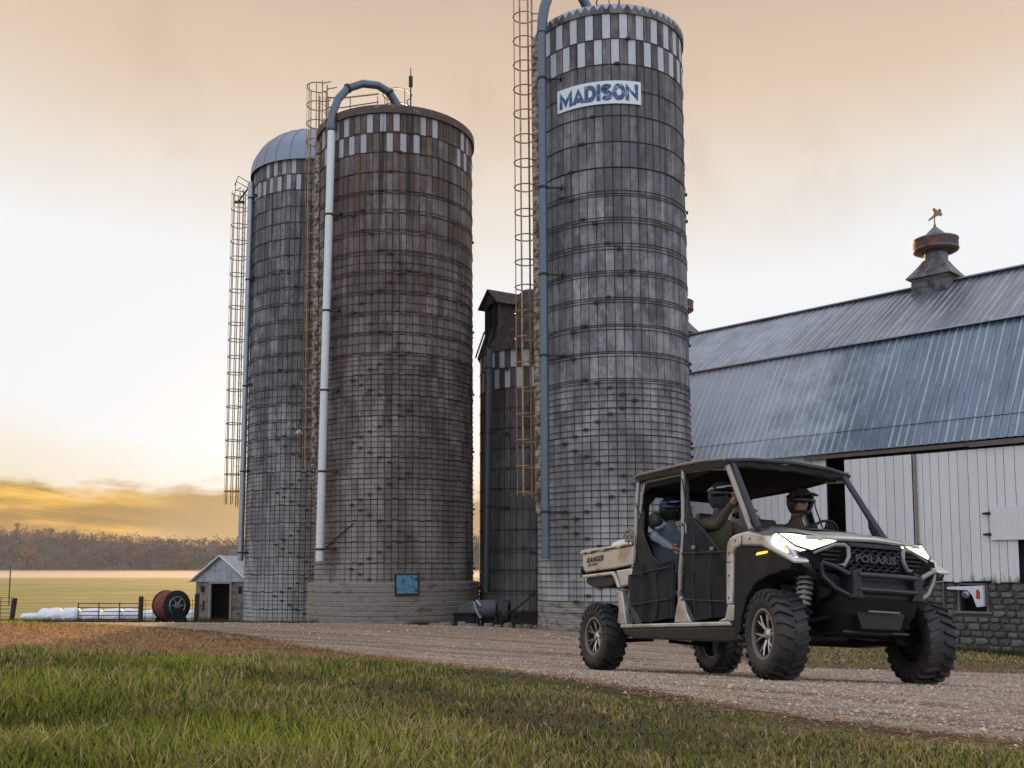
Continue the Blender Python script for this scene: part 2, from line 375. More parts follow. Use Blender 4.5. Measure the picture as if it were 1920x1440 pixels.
    gsd = t.m('ADD', t.attr('gravel', False), t.m('MULTIPLY', t.m('SUBTRACT', n2, .5), 1.0)); gsd = t.m('ADD', gsd, t.m('MULTIPLY', t.m('SUBTRACT', n3, .5), .35))
    dsd = t.m('ADD', t.attr('dirt', False), t.m('MULTIPLY', t.m('SUBTRACT', fur, .5), 5.0)); dsd = t.m('ADD', dsd, t.m('MULTIPLY', t.m('SUBTRACT', n2, .5), 1.4))
    # field beyond
    row = t.noise(t.sc(co, (.02, .16, 1)), 1.4, 6, .72); field = t.mix(t.step(row, .38, .62), (.070, .105, .020), (.20, .20, .055))
    field = t.mix(t.step(t.noise(t.sc(co, (.05, .25, 1)), 1.1, 5, .7), .52, .66, 0, .65), field, (.26, .19, .095))
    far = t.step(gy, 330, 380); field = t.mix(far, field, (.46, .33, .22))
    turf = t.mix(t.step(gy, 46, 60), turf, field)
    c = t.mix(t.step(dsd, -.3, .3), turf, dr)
    c = t.mix(t.step(t.m('ABSOLUTE', t.m('ADD', gsd, .08)), .30, .0, 0, .8), c, (.085, .045, .038))
    c = t.mix(t.step(gsd, -.05, .12), c, gr)
    h = t.m('ADD', t.m('MULTIPLY', n3, .6), t.m('MULTIPLY', vor.outputs['Distance'], -.8)); h = t.m('ADD', h, t.m('MULTIPLY', n2, .8))
    t.bump(h, .8, .03); t.fin(c, .95, 0, .15)
    me.materials.append(t.mat)
    return link('ground', me, kind='structure')
make_ground()

# ------------------------------------------------------------------ hills and far wood
def crest(x):
    return 29+2.4*np.sin(x/95.+1.0)+1.5*np.sin(x/41.)+np.clip(-(x+300)/60, 0, 3)
def hill_z(x, y):
    t = np.clip((y-770)/170, 0, 1); return -.6+(crest(x)-3.0+.6)*(t*t*(3-2*t))**.85
def make_hills():
    Xs = np.linspace(-1500, 1500, 151); Ys = np.concatenate([np.linspace(760, 960, 21), [1100, 1500]])
    X, Y = np.meshgrid(Xs, Ys, indexing='ij'); Z = hill_z(X, Y)
    mb = MB(); nx, ny = X.shape
    mb.v = list(map(tuple, np.stack([X, Y, Z], -1).reshape(-1, 3))); mb.f = [(i*ny+j, (i+1)*ny+j, (i+1)*ny+j+1, i*ny+j+1) for i in range(nx-1) for j in range(ny-1)]; mb.m = [0]*len(mb.f)
    mb.build('hills', simple('hill_leaf_litter', (.055, .045, .036), .95, 0, .3, .05, coord='World'), smooth=60, kind='structure')
def crown_tris(cx, cy, cz, rx, rz, n, size, col, flat=.0):
    d = rng.normal(size=(n, 3)); d /= np.linalg.norm(d, axis=1)[:, None]; r = rng.uniform(.45, 1.0, n)**.6
    c = d*r[:, None]*[rx, rx, rz]+[cx, cy, cz]
    a = rng.normal(size=(n, 3, 3))*size*.6; V = (c[:, None, :]+a).reshape(-1, 3)
    T = np.arange(3*n).reshape(n, 3); C = np.repeat(np.clip(np.array(col)*rng.uniform(.75, 1.3, (n, 1)), 0, 1), 3, 0)
    return V, T, C
def leaf_mat(name, trans=.2):
    t = NT(name); c = t.attr('tint'); t.fin(c, .85, 0, .15)
    tr = t.n('ShaderNodeBsdfTranslucent'); t.l(c, tr.inputs[0]); mx = t.n('ShaderNodeMixShader'); mx.inputs[0].default_value = trans
    t.l(t.b.outputs[0], mx.inputs[1]); t.l(tr.outputs[0], mx.inputs[2]); t.l(mx.outputs[0], t.out.inputs[0]); return t.mat
m_wood_leaf = leaf_mat('late_autumn_twigs')
def make_wood():
    Vs, Ts, Cs, b = [], [], [], 0
    pal = [(.085, .075, .075), (.075, .070, .075), (.105, .085, .075), (.065, .065, .072), (.14, .09, .07)]
    def put(x, y, z, r, h, n, s, col):
        nonlocal b
        V, T, C = crown_tris(x, y, z, r, h, n, s, col); Vs.append(V); Ts.append(T+b); Cs.append(C); b += len(V)
    N = 2600
    xs = rng.uniform(-640, 520, N); ys = 772+170*rng.uniform(0, 1, N)
    for x, y in zip(xs, ys):
        if not (-30 < x/y*850 < 0) or True:
            r = rng.uniform(2.6, 5.0); z = float(hill_z(x, y))+r*.9; put(x, y, z, r, r*rng.uniform(.9, 1.4), 34, 1.0, pal[rng.integers(0, 5)] if y > 790 else (.12, .09, .075))
    for x in np.arange(-640, 520, 2.6):      # skyline trees
        y = 925+rng.uniform(-8, 25); r = rng.uniform(1.8, 3.6); z = float(hill_z(x, y))+rng.uniform(.5, 3.6); put(x, y, z, r, r*rng.uniform(.8, 1.3), 46, .8, pal[rng.integers(0, 4)])
        if rng.uniform() < .35: 
            put(x, y, z-r, .25, 3, 10, .3, pal[1])
    for x in np.arange(-640, 520, 3.5):       # low brush along the foot
        put(x, 764+rng.uniform(-3, 3), .8+rng.uniform(-.3, .6), rng.uniform(2, 3.4), rng.uniform(1.5, 2.6), 22, .7, (.10, .075, .062) if rng.uniform() < .5 else pal[1])
    me = tri_mesh('wood', np.concatenate(Vs), np.concatenate(Ts), m_wood_leaf, np.concatenate(Cs))
    tag(link('wood', me, kind='stuff'), 'far-off bare autumn wood covering the hillside beyond the field', 'wood')
make_hills(); make_wood()
m_bark = simple('bark', (.05, .04, .033), .95, 0, .3, 4)
def far_tree(u, v0, v1, w, Y, col, label, group=None, ntri=260):
    """tree from pixel height v0 (top) down to v1 (foot) at depth Y"""
    top = P(u, v0, Y); foot = P(u, v1, Y); H = top.z-foot.z; r = w/2*Y/FPX
    t = thing('broadleaf_tree', label, 'tree', foot, group=group)
    mb = MB(); mb.tube([(0,0,-1), (0,0,H*.35), (.2*r,0,H*.8)], [H*.035, H*.028, H*.008], 6)
    for k in range(7):
        a = rnd.uniform(0, 6.28); z0 = H*rnd.uniform(.25, .6); mb.tube([(0,0,z0), (math.cos(a)*r*.4, math.sin(a)*r*.4, z0+H*.15), (math.cos(a)*r*.8, math.sin(a)*r*.8, z0+H*.33)], [H*.016, H*.01, H*.004], 5)
    mb.build('trunk', m_bark, t)
    V, T, C = [], [], []; b = 0
    for k in range(9):
        a = rnd.uniform(0, 6.28); q = rnd.uniform(0, .55); cr = r*rnd.uniform(.35, .55)
        v_, t_, c_ = crown_tris(math.cos(a)*r*q, math.sin(a)*r*q, H*rnd.uniform(.42, .82), cr, cr*.9, ntri//9, .028*H+.25, col)
        V.append(v_); T.append(t_+b); C.append(c_); b += len(v_)
    link('crown', tri_mesh('crown', np.concatenate(V), np.concatenate(T), m_wood_leaf, np.concatenate(C)), t)
far_tree(50, 1018, 1066, 64, 755, (.26, .11, .05), 'rust-orange autumn tree standing at the foot of the wooded hill', ntri=420)
far_tree(258, 1026, 1066, 40, 757, (.20, .11, .065), 'brown bushy tree at the field edge, midway between the orange tree and the shed', ntri=300)
far_tree(340, 1028, 1066, 44, 757, (.19, .105, .07), 'reddish brown tree at the field edge nearest the shed gable', ntri=300)
far_tree(31, 979, 1004, 18, 930, (.045, .038, .034), 'tallest dark tree on the skyline above the orange tree', ntri=200)
far_tree(96, 988, 1008, 16, 930, (.045, .038, .034), 'round dark tree on the skyline right of the tallest one', ntri=200)
far_tree(138, 990, 1008, 12, 930, (.045, .038, .034), 'narrow dark tree on the skyline above the wrapped bales', ntri=160)

# ------------------------------------------------------------------ silos
def stave_geo(Rr, a0, a1, z0, z1, proud, ch=.012, depth=.06):
    am = (a0+a1)/2; ri = Rr+proud
    def p(a, r, z): return (r*math.cos(a), r*math.sin(a), z)
    da = ch/Rr
    V = [p(a0+da, ri, z0+ch), p(a1-da, ri, z0+ch), p(a1-da, ri, z1-ch), p(a0+da, ri, z1-ch),
         p(a0, ri-ch, z0), p(a1, ri-ch, z0), p(a1, ri-ch, z1), p(a0, ri-ch, z1),
         p(a0, Rr-depth, z0), p(a1, Rr-depth, z0), p(a1, Rr-depth, z1), p(a0, Rr-depth, z1)]
    F = [(0,1,2,3),(4,5,1,0),(5,6,2,1),(6,7,3,2),(7,4,0,3),(8,9,5,4),(9,10,6,5),(10,11,7,6),(11,8,4,7)]
    return V, F
def add_tint(me, cols):
    a = me.attributes.new('tint', 'FLOAT_COLOR', 'POINT'); c = np.ones((len(me.vertices), 4), np.float32); c[:, :3] = cols; a.data.foreach_set('color', c.ravel())
class Silo: pass
def make_silo(name, label, X, Y, Rr, zb, H, rows, ns, mats, hoops, lean=0, zf=1.2, checker=2, drop=0., gap=.02, wavy=0., seed=1, white_lo=0, skip=()):
    S = Silo(); r_ = random.Random(seed); S.R = Rr; S.H = H
    S.e = thing(name, label, 'silo', (X, Y, zb), (0, lean, 0), group='concrete silos beside the barn')
    S.M = Matrix.Translation((X, Y, zb)) @ Euler((0, lean, 0)).to_matrix().to_4x4(); S.I = S.M.inverted()
    mc, mw = mats
    # core behind the joints
    mb = MB(); mb.lathe([(Rr-.035, -.6), (Rr-.035, H-.02)], 96); mb.lathe([(Rr-.22, H-.02), (Rr-.22, -.6)], 96); mb.lathe([(Rr-.035, H-.02), (Rr-.22, H-.02)], 96)
    mb.build('silo_core', m_jointdark, S.e, smooth=40, fixn=False)
    cands = []; camdir = math.atan2(-Y, -X); dz = (H-zf)/rows
    coloff = [r_.uniform(-wavy, wavy) for _ in range(ns)]; colr = [r_.random() for _ in range(ns)]
    for k in range(rows):                       # k = 0 at the top
        for i in range(ns):
            a0 = 2*math.pi*i/ns; a1 = 2*math.pi*(i+1)/ns; g = gap/2/Rr
            z1 = H-k*dz-gap/2; z0 = H-(k+1)*dz+gap/2
            if k: z1 += coloff[i]
            if k < rows-1: z0 += coloff[i]
            white = k < checker and (i+k) % 2 == 0 and r_.random() > (drop if k else drop*1.9)
            am = (a0+a1)/2; vis = math.cos(am-camdir); dist = math.dist((X, Y, zb+(z0+z1)/2), (0, 0, 0)); 
            cands.append((vis/dist**2, a0+g, a1-g, z0, z1, r_.uniform(-.005, .006), white, (1.7 if k < checker and (checker > 0) else r_.random()**1.5, max(0, r_.random()*1.8-.8), colr[i])))
    cands.sort(key=lambda c: -c[0])
    rest = [MB(), MB()]; rc = [[], []]
    for q, (s, a0, a1, z0, z1, pr, white, tint) in enumerate(cands):
        V, F = stave_geo(Rr, a0, a1, z0, z1, pr)
        if q < 300:
            mb = MB(); mb.add(V, F); me = mb.mesh('stave', mw if white else mc, fixn=False); add_tint(me, tint)
            link('stave', me, S.e)
        else:
            rest[white].add(V, F); rc[white] += [tint]*len(V)
    for w, nm in ((0, 'remaining_staves'), (1, 'remaining_painted_staves')):
        if rest[w].v:
            me = rest[w].mesh(nm, (mc, mw)[w], fixn=False); add_tint(me, rc[w]); link(nm, me, S.e, kind='stuff')
    # hoops
    hm = MB(); n = 96; rh = .0115; V = []; F = []
    for i in range(n):
        a = 2*math.pi*i/n
        for j in range(4):
            b = math.pi/2*j+.78; rr = Rr+.018+rh*math.cos(b); V.append((rr*math.cos(a), rr*math.sin(a), rh*math.sin(b)))
    for i in range(n):
        for j in range(4): F.append((i*4+j, ((i+1) % n)*4+j, ((i+1) % n)*4+(j+1) % 4, i*4+(j+1) % 4))
    hm.add(V, F)
    for q in range(3):
        a = 2*math.pi*q/3; rot = Matrix.Rotation(a, 3, 'Z')
        hm.box(rot @ Vector((Rr+.045, 0, 0)), (.07, .16, .05), rot); hm.box(rot @ Vector((Rr+.05, 0, .0)), (.05, .07, .085), rot)
    me = hm.mesh('hoop', m_hoop, fixn=True)
    step = .115 if Rr > 2.5 else .15
    for q, z in enumerate(hoops(H, dz, rows)):
        tri = abs((q % 12)-6); o = link('hoop', me, S.e, (0, 0, z+r_.uniform(-.02, .02))); o.rotation_euler = (0, 0, camdir-.18+(tri-3)*step)
    return S
def hoopplan(single, double, triple, quad_top=4):
    def f(H, dz, rows):
        out = []
        for k in range(1, rows+1):
            z = H-k*dz
            if k <= single: out.append(z)
            elif k <= double: out += [z+.075, z-.075]
            elif k <= triple: out += [z+dz*.5, z+.07, z-.07]
            else: out += [z+dz*.75, z+dz*.5, z+dz*.25, z]
        return out
    return f
m_hoop = simple('hoop_rod_rust', (.040, .030, .026), .7, .35, .3, 12)
m_jointdark = simple('joint_mortar', (.035, .031, .029), .95, 0, .3, 9)

def cage(S, c, z0, z1, rc, face, spacing, ladder=True, zlad0=None, straps=6, rr=.022):
    """hooped ladder cage; c = centre (x, y) in silo space, face = angle of the opening side"""
    mb = MB()
    for k in range(straps):
        a = face+math.pi+(k-(straps-1)/2)*(math.pi*1.25/(straps-1)) ; mb.box((c[0]+rc*math.cos(a), c[1]+rc*math.sin(a), (z0+z1)/2), (.014, .045, z1-z0), Matrix.Rotation(a, 3, 'Z'))
    cg = mb.build('ladder_cage', m_cage, S.e)
    ring = MB(); pts = []
    for k in range(21):
        a = face+.62+(2*math.pi-1.24)*k/20; pts.append((rc*math.cos(a), rc*math.sin(a), 0))
    e = Vector((math.cos(face), math.sin(face), 0))
    pts = [tuple(Vector(pts[0])+e*rc*.9)]+pts+[tuple(Vector(pts[-1])+e*rc*.9)]
    ring.tube(pts, rr, 5); me = ring.mesh('cage_hoop', m_cage)
    z = z1
    while z >= z0-.01:
        link('cage_hoop', me, cg, (c[0], c[1], z)); z -= spacing
    if ladder:
        z0l = z0 if zlad0 is None else zlad0
        lb = MB(); n_ = Vector((-math.sin(face), math.cos(face), 0)); b = Vector((c[0], c[1], 0))+e*rc*.75
        for sgn in (-1, 1): lb.box(b+n_*.2*sgn+Vector((0, 0, (z0l+z1)/2)), (.05, .02, z1-z0l+.3), Matrix.Rotation(face, 3, 'Z'))
        z = z0l+.1
        while z < z1: lb.tube([b+n_*.2+Vector((0, 0, z)), b-n_*.2+Vector((0, 0, z))], .012, 5); z += .3
        lb.build('ladder', m_cage, S.e)
    return cg
def pipe(S, pts, r, mat, name, bands=(), smooth=True, lit=None):
    mb = MB(); mb.tube(pts, r, 14); p = mb.build(name, mat, S.e, smooth=50)
    for (b, tgt) in bands:
        b = Vector(b); q = MB(); q.lathe([(r+.004, -.035), (r+.022, -.035), (r+.022, .035), (r+.004, .035)], 14, c=b)
        d = Vector(tgt)-b; d.z = 0; dn = d.normalized(); q.box(b+d*.5+dn*r*.5, (d.length-r, .05, .05), Matrix.Rotation(math.atan2(d.y, d.x), 3, 'Z'))
        q.box(Vector(tgt)-dn*.03, (.05, .34, .10), Matrix.Rotation(math.atan2(d.y, d.x), 3, 'Z'))
        q.build('bracket', m_darksteel, p)
    return p
def foundation(S, r0, z1, mat, z0=-.7, courses=8, flare=0., name='foundation_ring', cap=None):
    mb = MB(); prof = []; h = (z1-z0)/courses; r_ = random.Random(int(r0*100))
    for k in range(courses):
        r = r0+flare*(1-k/courses)+r_.uniform(-.012, .012); za = z0+k*h; prof += [(r-.02, za+.004), (r, za+.02), (r+.004, za+h-.03), (r-.02, za+h-.006)]
    prof += [(S.R-.02, z1+.015)]; mb.lathe(prof, 96); return mb.build(name, mat, S.e, smooth=25)
def bandring(S, r, z0, z1, t, mat, name='rim', n=96):
    mb = MB(); mb.lathe([(r-.05, z0), (r+t, z0+.01), (r+t, z1-.02), (r+t-.02, z1), (r-.25, z1), (r-.25, z0), (r-.05, z0)], n); return mb.build(name, mat, S.e, smooth=35)

# --- silo A: tallest on the right with the sign
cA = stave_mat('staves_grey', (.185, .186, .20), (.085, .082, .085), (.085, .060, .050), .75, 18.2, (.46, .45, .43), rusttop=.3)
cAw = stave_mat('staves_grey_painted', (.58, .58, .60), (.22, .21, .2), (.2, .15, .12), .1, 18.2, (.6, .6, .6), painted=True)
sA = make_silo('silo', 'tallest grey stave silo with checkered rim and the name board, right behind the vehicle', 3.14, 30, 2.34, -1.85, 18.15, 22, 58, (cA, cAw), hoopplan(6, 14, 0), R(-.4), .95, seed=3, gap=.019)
m_found = simple('foundation_concrete', (.27, .24, .215), .95, 0, .35, 6, (.13, .11, .10), 3, .45, .62, bump=.5, stretch=(1, 1, 2.5))
foundation(sA, 2.36, .95, m_found, courses=10)
m_rim = simple('weathered_rim_metal', (.15, .145, .15), .7, .35, .25, 4, (.055, .04, .035), 2.2, .42, .6, stretch=(1, 1, .3))
bandring(sA, 2.34, 18.12, 18.40, .055, m_rim)
def lowroof(S, z, h, mat, name='roof'):
    mb = MB(); mb.lathe([(S.R-.1, z), (S.R*.7, z+h*.35), (S.R*.3, z+h*.75), (.02, z+h)], 48); return mb.build(name, mat, S.e, smooth=50)
lowroof(sA, 18.32, .30, m_rim)
# flashing points on the rim
mb = MB()
for k in range(60):
    a = 2*math.pi*k/60; w = math.pi/60; rr = 2.405
    mb.add([(rr*math.cos(a-w), rr*math.sin(a-w), 18.40), (rr*math.cos(a+w), rr*math.sin(a+w), 18.40), (rr*math.cos(a), rr*math.sin(a), 18.23),
            ((rr-.03)*math.cos(a-w), (rr-.03)*math.sin(a-w), 18.40), ((rr-.03)*math.cos(a+w), (rr-.03)*math.sin(a+w), 18.40), ((rr-.03)*math.cos(a), (rr-.03)*math.sin(a), 18.23)], [(0,1,2),(3,5,4),(0,2,5,3),(1,4,5,2)])
mb.build('rim_flashing', m_galv, sA.e)
cpt = sA.I @ Vector((P(990, 600, 30.0).x, 30.0, 0)); cage(sA, (cpt.x, cpt.y), 4.1, 21.0, .34, math.atan2(-cpt.y, -cpt.x), .80)
p0 = sA.I @ P(1023, 1048, 28.2); p1 = sA.I @ P(1016, 62, 28.2)
arc = []
gd = Vector((.80, .60, 0))
for k in range(15):
    a = math.pi*k/14; arc.append(p1+gd*(1.15*(1-math.cos(a)))+Vector((0, 0, 2.1*math.sin(a)-.12*a)))
arc[-1].z += 0
bands = []
for v in (148, 352, 515, 667, 960):
    q = sA.I @ P(1016+(v-62)/(1048-62)*7, v, 28.2); t = Vector((q.x, q.y, 0)).normalized()*2.37; ang = math.atan2(q.y, q.x)+.16; bands.append((q, (2.37*math.cos(ang), 2.37*math.sin(ang), q.z)))
pipe(sA, [p0, p1], .125, m_bluepipe, 'fill_pipe', bands)
mb = MB(); mb.tube(arc, .155, 12); mb.build('gooseneck', m_bluepipe, sA.e, smooth=50)
# chute beside the ladder: ribbed half tube against the wall
def chute(S, ang, z0, z1, r, mat):
    mb = MB(); c = Vector((math.cos(ang), math.sin(ang), 0))*(S.R+.02); n = int((z1-z0)/.19)
    prof = []
    for k in range(n): za = z0+k*.19; prof += [(r-.02, za), (r, za+.03), (r, za+.15), (r-.02, za+.18)]
    mb.lathe(prof, 12, c=c, a0=ang-math.pi/2, a1=ang+math.pi/2); mb.build('unloading_chute', mat, S.e, smooth=30)
m_chute = simple('rusty_chute_sheet', (.34, .27, .22), .65, .3, .35, 8, (.08, .045, .03), 5, .4, .6)
chute(sA, R(198), 3.5, 18.2, .17, m_chute)
# top hatch ring seen over the rim
mb = MB(); mb.tube([(.35*math.cos(a*.3927)-.1, -1.5+.35*math.sin(a*.3927), 19.0) for a in range(16)], .02, 5, closed=True)
for a in range(0, 16, 4): mb.tube([(.35*math.cos(a*.3927)-.1, -1.5+.35*math.sin(a*.3927), 18.4), (.35*math.cos(a*.3927)-.1, -1.5+.35*math.sin(a*.3927), 19.0)], .015, 5)
mb.build('hatch_guard', m_darksteel, sA.e)
mb = MB(); mb.box((-.1, -1.5, 18.62), (.32, .3, .16), top=(.5, .45)); mb.build('roof_hatch', m_bluepipe, sA.e, bevel=.02)

# --- silo B: wide brown one in the middle
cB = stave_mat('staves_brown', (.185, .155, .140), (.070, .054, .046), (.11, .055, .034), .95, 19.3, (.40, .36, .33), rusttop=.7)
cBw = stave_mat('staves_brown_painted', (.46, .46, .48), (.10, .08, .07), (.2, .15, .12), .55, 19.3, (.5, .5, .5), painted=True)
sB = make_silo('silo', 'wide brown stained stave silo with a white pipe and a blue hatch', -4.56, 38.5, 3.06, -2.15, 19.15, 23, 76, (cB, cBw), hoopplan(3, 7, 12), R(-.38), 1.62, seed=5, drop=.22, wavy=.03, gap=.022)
foundation(sB, 3.30, 1.68, simple('stained_foundation', (.235, .205, .18), .95, 0, .35, 5, (.10, .075, .06), 2.2, .5, .75, bump=.6, stretch=(1, 1, 2.2)), courses=14, flare=.04)
bandring(sB, 3.06, 19.10, 19.42, .10, simple('rusty_rim', (.085, .06, .05), .75, .25, .3, 4, (.20, .18, .175), 2.5, .56, .7))
lowroof(sB, 19.3, .6, m_ruststeel)
cpt = sB.I @ P(592, 500, 39.6); cage(sB, (cpt.x, cpt.y), 6.3, 22.25, .44, math.atan2(-cpt.y, -cpt.x), .80, rr=.024)
q0 = sB.I @ P(599, 1052, 36.0); q1 = sB.I @ P(622, 236, 36.0)
bands = []
for v in (403, 583, 732, 884, 1030):
    q = sB.I @ P(622-(v-236)/(1052-236)*23, v, 36.0); ang = math.atan2(q.y, q.x)+.13; bands.append((q, (3.09*math.cos(ang), 3.09*math.sin(ang), q.z)))
pipe(sB, [q0, q1], .145, m_whitepipe, 'fill_pipe', bands)
g0 = q1+Vector((0, 0, -.05)); ge = sB.I @ P(746, 196, 37.6)
pts = []
for (u, v, yy) in ((622, 238, 36.0), (624, 212, 36.05), (634, 186, 36.2), (652, 166, 36.4), (680, 157, 36.7), (708, 160, 37.0), (730, 173, 37.3), (746, 200, 37.6), (750, 212, 37.65)):
    pts.append(sB.I @ P(u, v, yy))
mb = MB(); mb.tube(pts, [.155, .155, .15, .15, .15, .15, .16, .17, .17], 12)
gn = mb.build('gooseneck', m_bluepipe, sB.e, smooth=50)
for k in (3, 6):
    q = MB(); a, b = pts[k], pts[k+1]; d = (b-a).normalized(); q.tube([a-d*.05, a+d*.05], .185, 12); q.build('pipe_clamp', m_darksteel, gn)
mb = MB(); mb.lathe([(.15, -.22), (.2, -.16), (.2, 0), (.155, .2)], 14, c=q1); mb.build('pipe_collar', m_bluepipe, gn, smooth=40)
# platform rails, second cage and aerial on top
ra = [sB.I @ P(u, v, 39.5) for u, v in ((612, 183), (640, 184), (710, 176))]; rb_ = [sB.I @ P(u, v, 39.5) for u, v in ((612, 202), (640, 202), (710, 191))]
mb = MB(); mb.tube(ra, .032, 6); mb.tube(rb_, .026, 6)
for u in (600, 616, 657, 708): 
    a = sB.I @ P(u, 181, 39.5); mb.tube([Vector((a.x, a.y, a.z)), Vector((a.x, a.y, 19.4))], .026, 6)
a = sB.I @ P(612, 205, 39.5); b = sB.I @ P(715, 205, 39.5); mb.box(((a.x+b.x)/2, (a.y+b.y)/2+.25, 20.0), (abs(b.x-a.x), .5, .04)); mb.build('platform_rail', m_cage, sB.e)
cc = sB.I @ P(745, 170, 39.6); cage(sB, (cc.x, cc.y), 19.9, 21.9, .60, R(90), .62, ladder=False, straps=4, rr=.022)
a = sB.I @ P(770, 205, 39.3); mb = MB(); mb.tube([Vector((a.x, a.y, 19.4)), Vector((a.x, a.y, (sB.I @ P(770, 160, 39.3)).z)), Vector((a.x, a.y, (sB.I @ P(770, 128, 39.3)).z))], [.035, .03, .018], 6); zz = (sB.I @ P(770, 153, 39.3)).z; mb.tube([Vector((a.x, a.y, zz-.22)), Vector((a.x, a.y, zz+.22))], .085, 8); mb.build('aerial', m_darksteel, sB.e)
# lattice at the silo's left edge
chute(sB, R(200), 6.0, 19.0, .17, m_chute)
# blue hatch
pc = P(763, 1096, 35.3); pl = sB.I @ pc; ang = math.atan2(pl.y, pl.x); rot = Matrix.Rotation(ang, 3, 'Z')
m_bluep = simple('flaking_blue_paint', (.075, .235, .36), .7, 0, .4, 8, (.12, .07, .045), 5.5, .54, .62)
cc = Vector((math.cos(ang), math.sin(ang), 0))
def flat(S, c, r): return Vector((c.x*r, c.y*r, 0))
mb = MB(); mb.box(cc*3.36+Vector((0, 0, pl.z)), (.07, .76, .66), rot); hd = mb.build('hatch_door', m_bluep, sB.e, bevel=.04)
mb = MB(); mb.box(cc*3.33+Vector((0, 0, pl.z)), (.06, .88, .78), rot); mb.build('hatch_frame', m_darksteel, sB.e, bevel=.01)
for dz in (-.2, .2): mb = MB(); mb.box(cc*3.405+rot @ Vector((0, .32, 0))+Vector((0, 0, pl.z+dz)), (.03, .12, .08), rot); mb.build('hinge', m_ruststeel, hd)
# brace rods low on the wall
mb = MB()
for (u0, v0, u1, v1) in ((608, 1034, 662, 984), (612, 955, 625, 975)):
    for k in range(1): pass
def wallpt(S, u, v, Yg, off=.04):
    q = S.I @ P(u, v, Yg); a = math.atan2(q.y, q.x); return Vector(((S.R+off)*math.cos(a), (S.R+off)*math.sin(a), q.z))
mb = MB(); mb.tube([wallpt(sB, 608, 1036, 36.6, .12), wallpt(sB, 640, 1006, 36.0, .10), wallpt(sB, 668, 982, 35.8, .05)], .022, 6); mb.build('brace_rod', m_darksteel, sB.e)

# --- silo C: domed one on the left
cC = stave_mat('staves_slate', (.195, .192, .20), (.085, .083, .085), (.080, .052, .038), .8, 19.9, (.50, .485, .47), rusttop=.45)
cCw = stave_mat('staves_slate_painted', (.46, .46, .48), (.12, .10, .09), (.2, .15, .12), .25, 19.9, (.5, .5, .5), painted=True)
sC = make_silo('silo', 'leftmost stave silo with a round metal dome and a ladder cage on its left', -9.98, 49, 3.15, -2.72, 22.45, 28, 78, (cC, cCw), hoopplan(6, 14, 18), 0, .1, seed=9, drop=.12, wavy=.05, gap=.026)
foundation(sC, 3.16, .1, m_found, courses=3)
m_dome = simple('blue_grey_dome_sheet', (.20, .23, .285), .45, .6, .15, 3, (.24, .27, .31), 1.2, .5, .8)
mb = MB(); NG = 26; RD = 3.28
def dome_pt(t): # t 0..1 from eave to top
    a = t*math.pi/2; return RD*math.cos(a)**.92, 22.41+2.45*math.sin(a)**1.02
for i in range(10):
    pass
def gore():
    g = MB(); w = math.pi/NG; V = []; F = []; n = 12
    offs = [(-w, 0), (-w+.012, .0), (-w+.018, .045), (-w+.030, .045), (-w+.036, 0), (0, 0), (w, 0)]
    for i in range(n+1):
        r, z = dome_pt(min(i/n, .985)); a = min(i/n, .985)*math.pi/2
        for (da, o) in offs:
            rr = r+o*math.cos(a); V.append((rr*math.cos(da), rr*math.sin(da), z+o*math.sin(a)))
    k = len(offs)
    for i in range(n):
        for j in range(k-1): F.append((i*k+j, i*k+j+1, (i+1)*k+j+1, (i+1)*k+j))
    g.add(V, F); return g.mesh('dome_panel', m_dome, smooth=40, fixn=False)
gm = gore()
dm = MB(); dm.lathe([(RD+.03, 22.35), (RD+.03, 22.45), (RD-.02, 22.49)], 64); dm.lathe([(.35, 24.80), (.3, 24.94), (.02, 24.98)], 16); dome = dm.build('dome_eave', m_dome, sC.e, smooth=40)
for i in range(NG):
    o = link('dome_panel', gm, sC.e); o.rotation_euler = (0, 0, 2*math.pi*i/NG)
cpt = sC.I @ P(440, 700, 49.0); cage(sC, (cpt.x, cpt.y), 5.95, 21.9, .36, math.atan2(-cpt.y, -cpt.x), .85, rr=.026)
p0 = sC.I @ P(451, 1052, 47.6); p1 = sC.I @ P(471, 342, 47.6); bands = []
for v in (372, 525, 724, 884, 1036):
    q = sC.I @ P(471-(v-342)/(1052-342)*20, v, 47.6); ang = math.atan2(q.y, q.x)+.17; bands.append((q, (3.17*math.cos(ang), 3.17*math.sin(ang), q.z)))
pipe(sC, [p0, p1], .14, m_galv, 'fill_pipe', bands)
# tangled rail at the cage top
mb = MB(); a = [sC.I @ P(u, v, 48.6) for u, v in ((440, 348), (447, 330), (466, 342), (464, 352), (443, 340), (441, 358), (452, 352))]
mb.tube(a, .025, 5); mb.tube([sC.I @ P(447, 378, 48.6), sC.I @ P(466, 352, 48.2)], .04, 6); mb.box(sC.I @ P(449, 379, 48.6), (.5, .1, .12)); mb.build('top_bracket', m_darksteel, sC.e)

